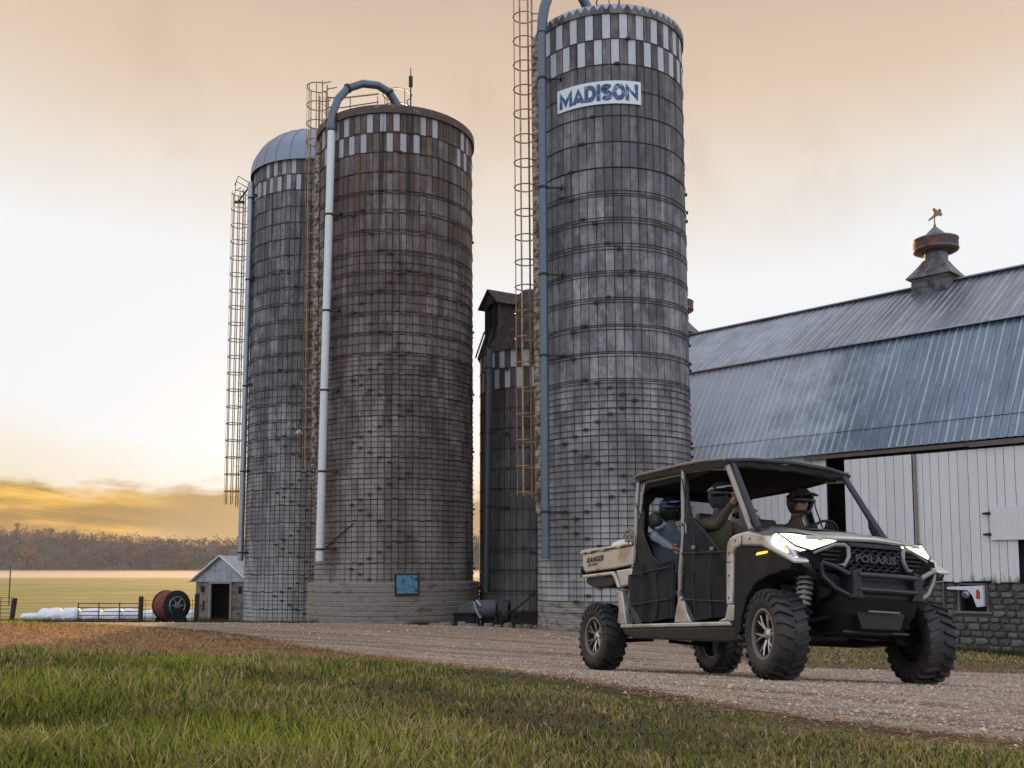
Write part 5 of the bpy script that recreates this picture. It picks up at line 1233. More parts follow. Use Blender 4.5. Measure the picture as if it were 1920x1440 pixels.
# -- roof
def roofz(x, y): t = (x+.98)/1.80; return 2.150-.055*t-.065*t*t-.030*(abs(y)/.72)**4+.008*math.sin(y*22)*(1 if abs(y) < .62 else 0)
mb = MB()
mb.grid(lambda p, q: (-.98+1.80*p, -.725+1.45*q, roofz(-.98+1.8*p, -.725+1.45*q)), 20, 40); nb = len(mb.v); mb.grid(lambda p, q: (-.96+1.76*p, -.71+1.42*q, roofz(-.98+1.8*p, -.725+1.45*q)-.055), 20, 40)
k = 41; ring = [i*k for i in range(21)]+[20*k+j for j in range(1, 41)]+[i*k+40 for i in range(19, -1, -1)]+[j for j in range(39, 0, -1)]
mb.f += [(ring[i], ring[(i+1) % len(ring)], ring[(i+1) % len(ring)]+nb, ring[i]+nb) for i in range(len(ring))]; mb.m += [0]*len(ring)
roof = part('roof', mb, simple('roof_plastic', (.022, .025, .032), .3, .05, .2, 6, (.05, .045, .04), 3, .55, .85), smooth=40)
hl_ = MB(); hl_.box((-.09, 0, 1.995), (1.62, 1.30, .05)); sub('headliner', hl_, m_bdark, roof, bevel=.02)
for sy in (-1, 1):
    hl_ = MB(); hl_.prism([(.66, 1.99), (.50, 1.955), (.14, 1.945), (.03, 1.90), (-.08, 1.945), (-.74, 1.965), (-.86, 1.93), (-.86, 2.02), (0, 2.03), (.60, 2.01)], sy*.645, sy*.665); sub('side_header', hl_, m_bdark, roof)
for x0 in (-.90,):
    hl_ = MB(); hl_.prism([(-.66, 2.03), (.66, 2.03), (.68, 1.46), (.60, 1.46), (.585, 1.80), (.50, 1.90), (-.50, 1.90), (-.585, 1.80), (-.60, 1.46), (-.68, 1.46)], x0-.015, x0+.015, 'yz'); sub('rear_surround', hl_, m_bdark, roof)
cr = MB(); cr.tube([(.79, -.70, 2.005), (.83, -.45, 2.03), (.85, 0, 2.045), (.83, .45, 2.03), (.79, .70, 2.005)], .022, 8); sub('roof_front_lip', cr, m_cageb, roof, smooth=45)
for sy in (-1, 1): cr = MB(); cr.tube([(.79, sy*.715, 2.02), (.4, sy*.728, 2.065), (0, sy*.73, 2.09), (-.9, sy*.73, 2.125), (-.98, sy*.72, 2.11)], .018, 8); sub('roof_edge', cr, m_cagep, roof, smooth=45)
# -- bed
for sy in (-1, 1):
    mb = MB(); mb.prism([(-2.14, 1.345), (-2.13, 1.17), (-2.05, 1.13), (-1.32, 1.125), (-.875, 1.135), (-.86, 1.345)], sy*.74, sy*.79); bs = part('bed_side', mb, m_tan, bevel=.014)
    mb = MB(); mb.prism([(-2.165, 1.375), (-2.12, 1.395), (-.86, 1.375), (-.86, 1.350), (-1.1, 1.352), (-1.16, 1.335), (-1.24, 1.352), (-1.50, 1.355), (-1.58, 1.335), (-1.66, 1.357), (-1.86, 1.36), (-1.93, 1.34), (-2.0, 1.362), (-2.165, 1.350)], sy*.73, sy*.815); sub('bed_rail', mb, m_tan, bs, bevel=.008)
    mb = MB(); mb.prism([(-2.12, 1.100), (-1.30, 1.092), (-1.23, 1.03), (-1.14, .905), (-1.20, .90), (-1.30, 1.03), (-1.36, 1.055), (-2.12, 1.062)], sy*.72, sy*.805); part('rear_fender', mb, m_tan, bevel=.012)
    mb = MB(); mb.prism([(-1.24, 1.095), (-.88, 1.10), (-.88, 1.02), (-.96, .92), (-1.12, .91)], sy*.72, sy*.80); part('bed_gusset', mb, m_tan, bevel=.015)
    mb = MB(); mb.box((-2.15, sy*.75, 1.14), (.05, .09, .11)); tl = part('tail_light', mb, m_tail, bevel=.01)
    mb = MB(); mb.box((-2.14, sy*.75, 1.14), (.04, .11, .13)); sub('tail_light_housing', mb, m_blk, tl)
    mb = MB(); mb.prism([(-2.10, 1.06), (-1.38, 1.05), (-1.36, .96), (-1.50, .93), (-1.92, .95), (-2.06, .99)], sy*.45, sy*.76); part('under_bed_box', mb, simple('brown_mud_box', (.045, .035, .03), .8, 0, .4, 5), bevel=.02)
tb = MB(); tb.box((-2.13, 0, 1.24), (.05, 1.5, .24)); part('tailgate', tb, m_tan, bevel=.012)
tb = MB(); tb.box((-1.50, 0, 1.12), (1.28, 1.46, .04)); tb.box((-.88, 0, 1.24), (.04, 1.5, .25)); part('bed_floor', tb, m_bdark)
tb = MB(); tb.tube([(-2.16, -.70, 1.045), (-2.19, 0, 1.04), (-2.16, .70, 1.045)], .03, 8); part('rear_bumper', tb, m_silv, smooth=40)
def side_text(s, size, x, z, sx, mat, par, sh=.15):
    tm = text_mesh(s, size, .0015, .0022, sx, sh, 1.05); tm.transform(Matrix.Translation((x, -.7925, z)) @ Matrix.Rotation(R(90), 4, 'X')); tm.materials.clear(); tm.materials.append(mat); o = link('lettering', tm, par); return o
m_ink = simple('black_decal', (.012, .012, .013), .5); m_ink2 = simple('grey_decal', (.12, .11, .10), .5)
bs0 = [c for c in utv.children if c.name.startswith('bed_side')][0]
side_text('RANGER', .088, -1.80, 1.262, 1.25, m_ink, bs0, .35); side_text('XD 1500', .046, -1.87, 1.205, 1.3, m_ink2, bs0, .3)
# -- cabin
for (x0, ny) in ((.02, 2), (-.86, 2)):
    for sy in (-1, 1):
        mb = MB(); mb.box((x0+.24, sy*.34, .84), (.50, .60, .14)); st = part('seat', mb, m_seat, bevel=.04)
        mb = MB(); r = Matrix.Rotation(-.16, 3, 'Y'); mb.box((x0-.03, sy*.34, 1.18), (.12, .58, .62), r, top=(.10, .50)); mb.box((x0-.10, sy*.34, 1.54), (.09, .28, .18), r); sub('backrest', mb, m_seat, st, bevel=.035)
mb = MB(); mb.box((.27, 0, .68), (.5, 1.3, .28)); mb.box((-.62, 0, .68), (.5, 1.3, .28)); part('seat_base', mb, m_bdark)
mb = MB(); c = Vector((.80, .38, 1.36)); r = Matrix.Rotation(R(-62), 3, 'Y'); mb.tube([c+r @ Vector((.17*math.cos(a*.3142), .17*math.sin(a*.3142), 0)) for a in range(20)], .015, 6, closed=True); mb.tube([c, c+Vector((.22, 0, -.12))], .022, 6)
for a in (0, 2.1, 4.2): mb.tube([c, c+r @ Vector((.16*math.cos(a), .16*math.sin(a), 0))], .012, 5)
part('steering_wheel', mb, m_blk)
mb = MB(); mb.box((-.93, 0, 1.40), (.03, 1.40, .20)); part('rear_panel', mb, m_bdark)
# -- door nets
def net(name, poly, y, bulge=.02, mat=m_fab, seed=1):
    xs = [p[0] for p in poly]; zs = [p[1] for p in poly]; bm = bmesh.new()
    vs = [bm.verts.new((x, y, z)) for x, z in poly]; f = bm.faces.new(vs); bmesh.ops.triangulate(bm, faces=[f])
    for _ in range(5): bmesh.ops.subdivide_edges(bm, edges=[e for e in bm.edges if e.calc_length() > .035], cuts=1, use_grid_fill=True); bmesh.ops.triangulate(bm, faces=[f for f in bm.faces if len(f.verts) > 4])
    for v in bm.verts:
        x, z = v.co.x, v.co.z; v.co.y += (-1 if y < 0 else 1)*(-.07*min(1, max(0, (z-1.35)/.45))+bulge*math.sin(x*11+z*3.5+seed+.8*math.sin(z*6))+.35*bulge*math.sin(x*26+z*4+seed+1.5*math.sin(z*5)))
    ret = bmesh.ops.extrude_face_region(bm, geom=bm.faces[:])
    for e in ret['geom']:
        if isinstance(e, bmesh.types.BMVert): e.co.y += (.012 if y < 0 else -.012)
    bmesh.ops.recalc_face_normals(bm, faces=bm.faces); me = bpy.data.meshes.new(name); bm.to_mesh(me); bm.free(); me.materials.append(mat); me.shade_smooth(); me.set_sharp_from_angle(angle=R(50)); return link(name, me, utv)
m_strap = simple('black_strap_edge', (.017, .017, .019), .6, 0, .2, 8)
for sy in (-1, 1):
    front = [(.14, 1.92), (.19, 1.75), (.30, 1.52), (.62, 1.30), (.90, 1.06), (.93, .80), (.93, .55), (.40, .51), (.26, .66), (.15, .84), (.17, 1.10), (.19, 1.40), (.10, 1.60), (.06, 1.80)]
    rear = [(-.83, 1.80), (-.72, 1.66), (-.62, 1.42), (-.46, 1.20), (-.28, 1.10), (-.03, 1.12), (-.04, .55), (-.50, .51), (-.70, .53), (-.86, .72), (-.95, .95), (-.93, 1.30)]
    a = net('door_net', front, sy*.785, .022, seed=1+sy); b = net('door_net', rear, sy*.785, .022, seed=4+sy)
    for nt_, pl in ((a, front[:7]), (b, rear[:7])):
        m = MB(); m.tube([(x, sy*.79, z) for x, z in pl], .008, 5); sub('net_edge', m, m_strap, nt_)
    for z0 in (1.17, .72): m = MB(); m.tube([(.17+.76*q/12, sy*(.806+.008*math.sin(q)), z0-.004*q) for q in range(13)], .009, 5); sub('net_strap', m, m_strap, a)
    for z0 in (1.02, .70): m = MB(); m.tube([(-.90+.85*q/12, sy*(.806+.008*math.sin(q+1)), z0+.003*q) for q in range(13)], .009, 5); sub('net_strap', m, m_strap, b)
    for x0 in (.40, .68): m = MB(); m.tube([(x0+.02*math.sin(q), sy*.808, 1.22-.68*q/8+(.12 if x0 < .5 else -.02)*(1-q/8)) for q in range(9)], .008, 5); sub('net_strap', m, m_strap, a)
    for x0 in (-.62, -.32): m = MB(); m.tube([(x0+.02*math.sin(q+2), sy*.808, 1.12-.58*q/8) for q in range(9)], .008, 5); sub('net_strap', m, m_strap, b)
    for (bx_, bz_) in ((.30, .90), (.62, .86)): m = MB(); m.box((bx_+.1, sy*.815, bz_+.31), (.05, .012, .035)); sub('strap_buckle', m, m_silv, a)
    m = MB(); m.tube([(.16, sy*.80, 1.45), (.20, sy*.81, 1.47), (.25, sy*.81, 1.45), (.26, sy*.81, 1.36)], .010, 6); sub('latch', m, m_silv, a); m = MB(); m.tube([(-.88, sy*.80, 1.44), (-.84, sy*.81, 1.46), (-.79, sy*.81, 1.43), (-.78, sy*.81, 1.30)], .010, 6); sub('latch', m, m_silv, b)

# ------------------------------------------------------------------ load in the bed
lid = thing('cargo_tub', 'white rounded tub lying in the cargo bed of the tan vehicle', 'tub'); lid.matrix_world = VM
mb = MB(); mb.lathe([(.26, 0), (.285, .03), (.27, .07), (.20, .105), (.10, .12), (.0, .122)], 28, c=(-1.50, -.42, 1.375)); mb.lathe([(.22, -.22), (.25, 0)], 28, c=(-1.50, -.42, 1.375)); mb.build('lid', simple('white_plastic_tub', (.70, .70, .72), .35, 0, .05, 4), lid, smooth=40)
mb = MB(); mb.tube([(-1.62, -.42, 1.485), (-1.50, -.42, 1.51), (-1.38, -.42, 1.485)], .012, 6); mb.build('handle', simple('white_handle', (.6, .6, .62), .4), lid, smooth=40)
sp = thing('strap_bundle', 'knotted tan straps hooked on the front corner of the cargo bed', 'strap'); sp.matrix_world = VM
m_rope = simple('tan_webbing', (.30, .20, .13), .8, 0, .3, 9)
for q in range(4):
    pts = [(-.95-.10*q*.5+.06*math.cos(a*.7+q), -.72-.03*math.sin(a*.9+q*2), 1.42+.055*math.sin(a*.7+q)+.02*q+(.02*math.sin(a*1.9))) for a in range(12)]; mb = MB(); mb.tube(pts, .013, 6); mb.build('strap_loop', m_rope if q % 2 else m_silv, sp, smooth=50)

# ------------------------------------------------------------------ people
m_skin = simple('skin', (.30, .175, .125), .55, 0, .08, 8)
def skin_body(name, J, E, mats, fingers, split, mat_of):
    names = list(J); me = bpy.data.meshes.new(name); me.from_pydata([J[k][0] for k in names], [(names.index(a), names.index(b)) for a, b in E], [])
    o = bpy.data.objects.new(name, me); COL.objects.link(o)
    md = o.modifiers.new('skin', 'SKIN'); md.use_smooth_shade = True
    sv = me.skin_vertices[0].data
    for i, k in enumerate(names): r = J[k][1]; sv[i].radius = (r, r) if isinstance(r, (int, float)) else r; sv[i].use_root = (k == 'pelvis')
    o.modifiers.new('sub', 'SUBSURF').levels = 2
    nm = bpy.data.meshes.new_from_object(o.evaluated_get(bpy.context.evaluated_depsgraph_get())); nm.name = name
    bpy.data.objects.remove(o); bpy.data.meshes.remove(me)
    bm = bmesh.new(); bm.from_mesh(nm)
    mbf = MB()
    for (wrist, palm, side) in fingers:       # palm with five bent fingers
        W, Pm = Vector(wrist), Vector(palm); d = (Pm-W).normalized(); s = Vector(side).normalized(); nrm = d.cross(s).normalized()
        for i, (off, ln) in enumerate(((-.030, .060), (-.010, .070), (.010, .066), (.028, .052))):
            b = W+d*.075+s*off; mbf.tube([b-d*.02, b+d*ln*.4, b+d*ln*.75+nrm*.018, b+d*ln*.8+nrm*.045], [.011, .0105, .009, .007], 6)
        b = W+d*.035-s*.03; mbf.tube([b, b-s*.025+d*.02, b-s*.022+d*.048+nrm*.015], [.012, .011, .008], 6)
    if mbf.v:
        t_ = bpy.data.meshes.new('t'); t_.from_pydata(mbf.v, [], mbf.f); bm.from_mesh(t_); bpy.data.meshes.remove(t_)
    bm.normal_update()
    for v in bm.verts:
        c = v.co; v.co = c+v.normal*(.0075*math.sin(c.z*62+9*math.sin(c.x*17)+5*c.y)*math.sin(c.x*31+c.y*27)+.004*math.sin(c.z*120+c.x*60)) if (c-J['head'][0]).length > .17 and all((c-Vector(f[0])).length > .05 for f in fingers) else c
    nm.materials.clear()
    for m in mats: nm.materials.append(m)
    bm.to_mesh(nm); bm.free()
    for p in nm.polygons: p.material_index = mat_of(p.center); p.use_smooth = True
    return nm
def person(label, hip, head, lean, jacket, trousers, hands, facing=(1, 0, 0), glove=None, helmet='full', shell=None, accent=None):
    """seated figure; hip (x, y, z) and head centre in vehicle space, hands = [(elbow, wrist), (elbow, wrist)] right then left"""
    hx, hy, hz = hip; H = Vector(head); hipv = Vector(hip)
    chest = hipv.lerp(H, .52)+Vector((.0, 0, -.02)); neck = hipv.lerp(H, .80)+Vector((-.01, 0, -.01))
    J = {'pelvis': (hipv, (.15, .12)), 'waist': (hipv.lerp(chest, .5), (.145, .12)), 'chest': (chest, (.17, .135)), 'neckbase': (neck-Vector((0, 0, .045)), (.085, .08)), 'neck': (neck+Vector((0, 0, .03)), .055), 'head': (H, (.085, .095)), 'crown': (H+Vector((0, 0, .07)), (.07, .08))}
    E_ = [('pelvis', 'waist'), ('waist', 'chest'), ('chest', 'neckbase'), ('neckbase', 'neck'), ('neck', 'head'), ('head', 'crown')]
    fing = []
    for sd, nm_, (el, wr) in ((-1, 'r', hands[0]), (1, 'l', hands[1])):
        sh = chest+Vector((0, sd*.185, .10)); el, wr = Vector(el), Vector(wr)
        J['sh'+nm_] = (sh, .075); J['ua'+nm_] = (sh.lerp(el, .5), .062); J['el'+nm_] = (el, .052); J['fa'+nm_] = (el.lerp(wr, .5), .044); J['wr'+nm_] = (wr, .030); d = (wr-el).normalized(); J['pa'+nm_] = (wr+d*.06, (.040, .022))
        E_ += [('chest', 'sh'+nm_), ('sh'+nm_, 'ua'+nm_), ('ua'+nm_, 'el'+nm_), ('el'+nm_, 'fa'+nm_), ('fa'+nm_, 'wr'+nm_), ('wr'+nm_, 'pa'+nm_)]
        fing.append((wr, wr+d*.1, Vector((0, 1, 0)).cross(d)+Vector((0, .3, 0))))
        J['hj'+nm_] = (hipv+Vector((.04, sd*.10, -.01)), .10); J['th'+nm_] = (hipv+Vector((.24, sd*.13, .02)), .085); J['kn'+nm_] = (hipv+Vector((.44, sd*.14, .02)), .065); J['sn'+nm_] = (hipv+Vector((.50, sd*.14, -.20)), .055); J['an'+nm_] = (hipv+Vector((.50, sd*.14, -.34)), .042); J['ft'+nm_] = (hipv+Vector((.64, sd*.15, -.38)), .036)
        E_ += [('pelvis', 'hj'+nm_), ('hj'+nm_, 'th'+nm_), ('th'+nm_, 'kn'+nm_), ('kn'+nm_, 'sn'+nm_), ('sn'+nm_, 'an'+nm_), ('an'+nm_, 'ft'+nm_)]
    wr0, wr1 = Vector(hands[0][1]), Vector(hands[1][1])
    def mat_of(c):
        if (c-wr0).length < .03 or (c-wr1).length < .03 or any((c-w).length < .16 and (c-e).length > (w-e).length for w, e in ((wr0, Vector(hands[0][0])), (wr1, Vector(hands[1][0])))): return 2 if glove else 0
        if c.z > neck.z+.045 and (c-H).length < .22: return 0
        return 3 if c.z < hz+.06 and (c.x > hx-.02 or c.z < hz-.02) else 1
    p = thing('person', label, 'person'); p.matrix_world = VM
    link('body', skin_body('body', J, E_, [m_skin, jacket, glove or m_skin, trousers], fing, None, mat_of), p)
    f = Vector(facing).normalized(); Rf = f.to_track_quat('X', 'Z').to_matrix()
    # face: nose, eyes, mouth under the helmet opening
    fc = MB(); 
    fc.prism([(0, -.012), (.028, -.012), (.004, .045)], -.012, .012); fc.v = [tuple(H+Rf @ (Vector(v)+Vector((.092, 0, -.01)))) for v in fc.v]; nb = len(fc.v); fc.build('nose', m_skin, p, bevel=.004)
    for sy in (-1, 1):
        e = MB(); e.lathe([(.0, .012), (.010, .008), (.013, 0)], 10, 'x', (.090, sy*.032, .030)); e.v = [tuple(H+Rf @ Vector(v)) for v in e.v]; e.build('eye', simple('eye_white', (.5, .5, .48), .3), p)
    if True:
        shell_m = shell or m_cageb; mb = MB(); nu, nv = 28, 18; rr = (.150, .128, .155)
        V = []; F = []; idx = {}
        def hp(i, j, k=1.0):
            th = math.pi*j/nv; ph = 2*math.pi*i/nu; x = rr[0]*math.sin(th)*math.cos(ph); y = rr[1]*math.sin(th)*math.sin(ph); z = rr[2]*math.cos(th)
            if z < -.05: x *= .93+.0; 
            return Vector((x*k-.008, y*k, z*k+.015))
        for lay in (1.0, .88):
            for i in range(nu):
                for j in range(nv+1): idx[(lay, i, j)] = len(V); V.append(hp(i, j, lay))
        def open_(i, j):
            ph = 2*math.pi*(i+.5)/nu; th = math.pi*(j+.5)/nv
            if j >= nv-4: return True
            lowcut = 13 if helmet == 'open' else 10.5
            return math.cos(ph) > .35 and 6.6 < j+.5 < lowcut
        for i in range(nu):
            for j in range(nv):
                if open_(i, j): continue
                a, b, c, d = (i, j), ((i+1) % nu, j), ((i+1) % nu, j+1), (i, j+1)
                F.append(tuple(idx[(1.0,)+q] for q in (a, b, c, d))); F.append(tuple(idx[(.88,)+q] for q in (d, c, b, a)))
                for (di, dj, e0, e1) in ((0, 1, d, c), (0, -1, b, a), (1, 0, c, b), (-1, 0, a, d)):
                    ni, nj = (i+di) % nu, j+dj
                    if nj < 0 or nj >= nv: continue
                    if open_(ni, nj): F.append((idx[(1.0,)+e0], idx[(1.0,)+e1], idx[(.88,)+e1], idx[(.88,)+e0]))
        mb.add([tuple(H+Rf @ v) for v in V], F); hm = mb.build('helmet', shell_m, p, smooth=50, fixn=False)
        # peak
        pk = MB(); pk.grid(lambda a, b: tuple(H+Rf @ Vector((.10+.11*a, (-.10+.20*b)*(1-.25*a), .105-.010*a-.02*(2*b-1)**2+.0*a))), 6, 8)
        nb = len(pk.v); pk.grid(lambda a, b: tuple(H+Rf @ Vector((.10+.108*a, (-.10+.20*b)*(1-.25*a), .092-.010*a-.02*(2*b-1)**2))), 6, 8)
        k = 9; ring = [i*k for i in range(7)]+[6*k+j for j in range(1, 9)]+[i*k+8 for i in range(5, -1, -1)]+[j for j in range(7, 0, -1)]
        pk.f += [(ring[i], ring[(i+1) % len(ring)], ring[(i+1) % len(ring)]+nb, ring[i]+nb) for i in range(len(ring))]; pk.m += [0]*len(ring); pk.build('helmet_peak', accent or shell_m, hm, smooth=40) if helmet != 'plain' else None
        gg = MB(); gg.tube([tuple(H+Rf @ Vector((.128*math.cos(a)-.0, .125*math.sin(a), .028))) for a in [(-1.35+2.7*k/14) for k in range(15)]], .026, 8); gg.build('goggles', simple('goggle_lens', (.03, .032, .04), .12, .3), hm, smooth=50)
        if accent:
            st = MB(); st.tube([tuple(H+Rf @ (Vector((.140*math.cos(a)-.008, .123*math.sin(a), .075+.015*math.cos(a))))) for a in [1.2+3.9*k/16 for k in range(17)]], .012, 6); st.build('helmet_stripe', accent, hm, smooth=50)
    return p
j_olive = simple('olive_jacket', (.075, .065, .035), .85, 0, .25, 7, bump=.3); j_blue = simple('blue_grey_hoodie', (.17, .20, .25), .9, 0, .2, 9, bump=.3); j_brown = simple('brown_jacket', (.06, .045, .035), .85, 0, .25, 7); j_grey = simple('grey_jacket', (.15, .145, .14), .85, 0, .25, 7)
jeans = simple('dark_trousers', (.02, .022, .03), .85, 0, .2, 8); gl = simple('black_glove', (.02, .02, .02), .7)
person('driver in a dark brown peaked helmet seen through the front opening', (.16, .40, .98), (.42, .42, 1.74), 0, j_brown, jeans, [((.42, .20, 1.25), (.70, .26, 1.40)), ((.44, .66, 1.25), (.70, .52, 1.40))], facing=(1, -.1, -.05), glove=gl, helmet='open', shell=simple('dark_brown_helmet', (.05, .036, .028), .35, .1, .15), accent=simple('dark_peak', (.03, .024, .02), .4))
person('front passenger in olive jacket and dark helmet holding the front pillar', (.10, -.40, .98), (.28, -.42, 1.745), 0, j_olive, jeans, [((.52, -.62, 1.42), (.80, -.63, 1.62)), ((.45, -.20, 1.30), (.72, -.22, 1.33))], facing=(1, -.15, 0), glove=None, shell=simple('graphite_helmet', (.06, .062, .07), .3, .3, .15), accent=simple('pale_stripe', (.50, .44, .36), .5))
person('rear passenger in a blue-grey hoodie and black helmet with a blue stripe', (-.80, -.42, .98), (-.69, -.42, 1.73), 0, j_blue, jeans, [((-.52, -.70, 1.40), (-.28, -.66, 1.28)), ((-.45, -.25, 1.25), (-.25, -.25, 1.10))], facing=(1, .1, 0), glove=None, shell=simple('black_helmet', (.018, .018, .02), .25, .1, .15), accent=simple('blue_stripe', (.05, .12, .50), .4))
person('rear passenger on the far side, only partly visible behind the windshield pillar', (-.80, .42, .98), (-.60, .42, 1.70), 0, j_grey, jeans, [((-.50, .24, 1.25), (-.26, .30, 1.12)), ((-.48, .66, 1.25), (-.24, .58, 1.12))], facing=(1, -.1, 0), glove=gl, shell=simple('white_helmet', (.42, .41, .40), .35, 0, .1))
cam_ = thing('camera_bag', 'round black bag held against the near rear door opening beside the hoodie', 'bag'); cam_.matrix_world = VM
mb = MB(); mb.lathe([(.0, -.06), (.07, -.055), (.095, -.02), (.095, .03), (.07, .06), (.0, .065)], 20, 'y', c=(-.66, -.64, 1.60)); mb.build('pouch', m_seat, cam_, smooth=50)
mb = MB(); mb.tube([(-.66, -.64, 1.52), (-.50, -.68, 1.50), (-.36, -.68, 1.53)], .018, 6); mb.build('strap', simple('pale_blue_strap', (.18, .24, .30), .7), cam_, smooth=50)

# ------------------------------------------------------------------ grass, pebbles
m_grass = leaf_mat('grass_blades', .4)
def blades(N, samp, hfun, wfun, name, label, seed, colf, cat='grass'):
    g = np.random.default_rng(seed); X, Y = samp(g, N); sd = gravel_sd(X, Y); dd = sdist(DIRT, X, Y)
    nz = np.sin(X*2.1+np.sin(Y*1.7))*np.sin(Y*1.9+X*.8); keep = (sd < -.04+.22*g.normal(size=N)*.5) & ((dd < .2*nz-.1) | (g.uniform(size=N) < .05))
    patch = .5+.5*np.sin(X*1.35+2*np.sin(Y*.9+.5))*np.sin(Y*1.6+1.2*np.sin(X*1.1)); keep &= g.uniform(size=N) < (.35+.75*patch)
    X, Y, patch = X[keep], Y[keep], patch[keep]; n = len(X); Z = ground_z(X, Y)-.006
    edge = np.clip(-gravel_sd(X, Y)/.9, .12, 1)
    h = hfun(X, Y, g)*edge*(.55+.7*patch); w = wfun(X, Y); th = g.uniform(0, 2*np.pi, n); dx, dy = np.cos(th), np.sin(th); bend = g.uniform(.1, .95, n)*h; ba = g.uniform(0, 2*np.pi, n); bx, by = np.cos(ba)*bend, np.sin(ba)*bend
    P0 = np.stack([X-dx*w, Y-dy*w, Z], 1); P1 = np.stack([X+dx*w, Y+dy*w, Z], 1)
    P2 = np.stack([X-dx*w*.7+bx*.35, Y-dy*w*.7+by*.35, Z+h*.58], 1); P3 = np.stack([X+dx*w*.7+bx*.35, Y+dy*w*.7+by*.35, Z+h*.58], 1); P4 = np.stack([X+bx, Y+by, Z+h*np.sqrt(1-.45*(bend/h)**2)], 1)
    V = np.stack([P0, P1, P2, P3, P4], 1).reshape(-1, 3); b = (np.arange(n)*5)[:, None]
    T = np.concatenate([b+[0, 1, 3], b+[0, 3, 2], b+[2, 3, 4]], 1).reshape(-1, 3)
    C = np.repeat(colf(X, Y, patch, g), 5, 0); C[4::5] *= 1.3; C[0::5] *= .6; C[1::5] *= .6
    tag(link(name, tri_mesh(name, V, T, m_grass, np.clip(C, 0, 1)), kind='stuff'), label, cat)
def tufts(nt, per, seed):
    def f(g, N):
        Yc = 3.0+g.uniform(size=nt)**1.4*8; Xc = Yc*g.uniform(-.6, .6, nt); i = g.integers(0, nt, N); q = .05+.05*g.uniform(size=nt); return Xc[i]+g.normal(size=N)*q[i], Yc[i]+g.normal(size=N)*q[i]
    return f
def wedge(y0, y1, k):
    def f(g, N):
        u = g.uniform(size=N); Y = (y0**k+u*(y1**k-y0**k))**(1/k); X = Y*g.uniform(-.64, .62, N); return X, Y
    return f
def col(X, Y, patch, g):
    n = len(X); green = np.array([.15, .17, .030]); green2 = np.array([.38, .36, .06]); dry = np.array([.50, .36, .19]); dark = np.array([.05, .075, .02])
    dry2 = np.sin(X*.8+1.9*np.sin(Y*.55+1))*np.sin(Y*.9+X*.5)+.5*np.sin(X*3.1+Y*1.3)*np.sin(Y*2.7-X)
    dryness = np.clip(.44+1.0*X/np.maximum(Y, 1)+.38*dry2+.30*(1-patch)-.1+np.clip(1.0-(-gravel_sd(X, Y)), 0, 1)*.45, 0, 1)
    pick = g.uniform(size=n); q = g.uniform(size=(n, 1)); c = green*(1-q)+green2*q
    c = np.where((pick < dryness*.85)[:, None], dry*g.uniform(.55, 1.15, (n, 1)), c); c = np.where((g.uniform(size=n) < .20)[:, None], dark, c); c = c*(.45+.85*patch)[:, None]
    return c*g.uniform(.7, 1.25, (n, 1))
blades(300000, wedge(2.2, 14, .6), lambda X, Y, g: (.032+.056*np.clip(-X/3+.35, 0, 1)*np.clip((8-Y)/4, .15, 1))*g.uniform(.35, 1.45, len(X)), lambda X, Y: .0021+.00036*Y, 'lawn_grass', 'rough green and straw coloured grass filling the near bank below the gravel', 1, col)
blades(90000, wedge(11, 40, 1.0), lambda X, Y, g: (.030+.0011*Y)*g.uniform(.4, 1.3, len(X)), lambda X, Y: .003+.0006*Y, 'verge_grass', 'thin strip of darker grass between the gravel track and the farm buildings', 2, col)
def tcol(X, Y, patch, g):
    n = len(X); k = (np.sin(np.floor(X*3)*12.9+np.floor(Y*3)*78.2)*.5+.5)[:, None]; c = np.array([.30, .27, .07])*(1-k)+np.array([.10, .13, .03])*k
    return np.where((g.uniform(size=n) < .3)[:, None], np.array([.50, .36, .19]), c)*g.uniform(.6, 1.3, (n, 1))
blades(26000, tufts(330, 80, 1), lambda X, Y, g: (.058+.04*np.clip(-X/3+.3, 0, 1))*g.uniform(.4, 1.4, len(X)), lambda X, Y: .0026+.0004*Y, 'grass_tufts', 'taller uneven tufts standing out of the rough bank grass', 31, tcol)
def weeds(pts, n, h, name, label, seed, r=.5):
    g = np.random.default_rng(seed); X, Y = [], []
    for (x0, y0, x1, y1) in pts:
        q = g.uniform(size=n); X.append(x0+(x1-x0)*q+g.normal(size=n)*r*.25); Y.append(y0+(y1-y0)*q+g.normal(size=n)*r*.25)
    X, Y = np.concatenate(X), np.concatenate(Y); N = len(X); Z = ground_z(X, Y); V = []; th = g.uniform(0, 6.28, N); hh = h*g.uniform(.4, 1.2, N); w = .012
    bx, by = g.normal(size=N)*.25*hh, g.normal(size=N)*.25*hh; dx, dy = np.cos(th)*w, np.sin(th)*w
    V = np.stack([np.stack([X-dx, Y-dy, Z], 1), np.stack([X+dx, Y+dy, Z], 1), np.stack([X+bx, Y+by, Z+hh], 1)], 1).reshape(-1, 3); T = np.arange(3*N).reshape(N, 3)
    c = np.where(g.uniform(size=(N, 1)) < .5, np.array([.06, .07, .025]), np.array([.16, .115, .06]))*g.uniform(.6, 1.2, (N, 1))
    tag(link(name, tri_mesh(name, V, T, m_grass, np.repeat(c, 3, 0)), kind='stuff'), label, 'weeds')
weeds([(-7.6, 36.6, -2.0, 34.9), (-12.8, 46, -8, 45.4)], 1500, .22, 'silo_weeds', 'low weeds growing along the foot of the left and middle silos', 4)
weeds([(12.7, 24.5, 5.2, 32.2)], 2600, .20, 'barn_weeds', 'low weeds and grass along the stone base of the barn', 5)
weeds([(-15.5, 53.6, -27, 51.5), (-14, 50, -26, 49.5)], 1600, .28, 'bale_weeds', 'scruffy weeds round the wrapped bales and the gate', 6, .8)
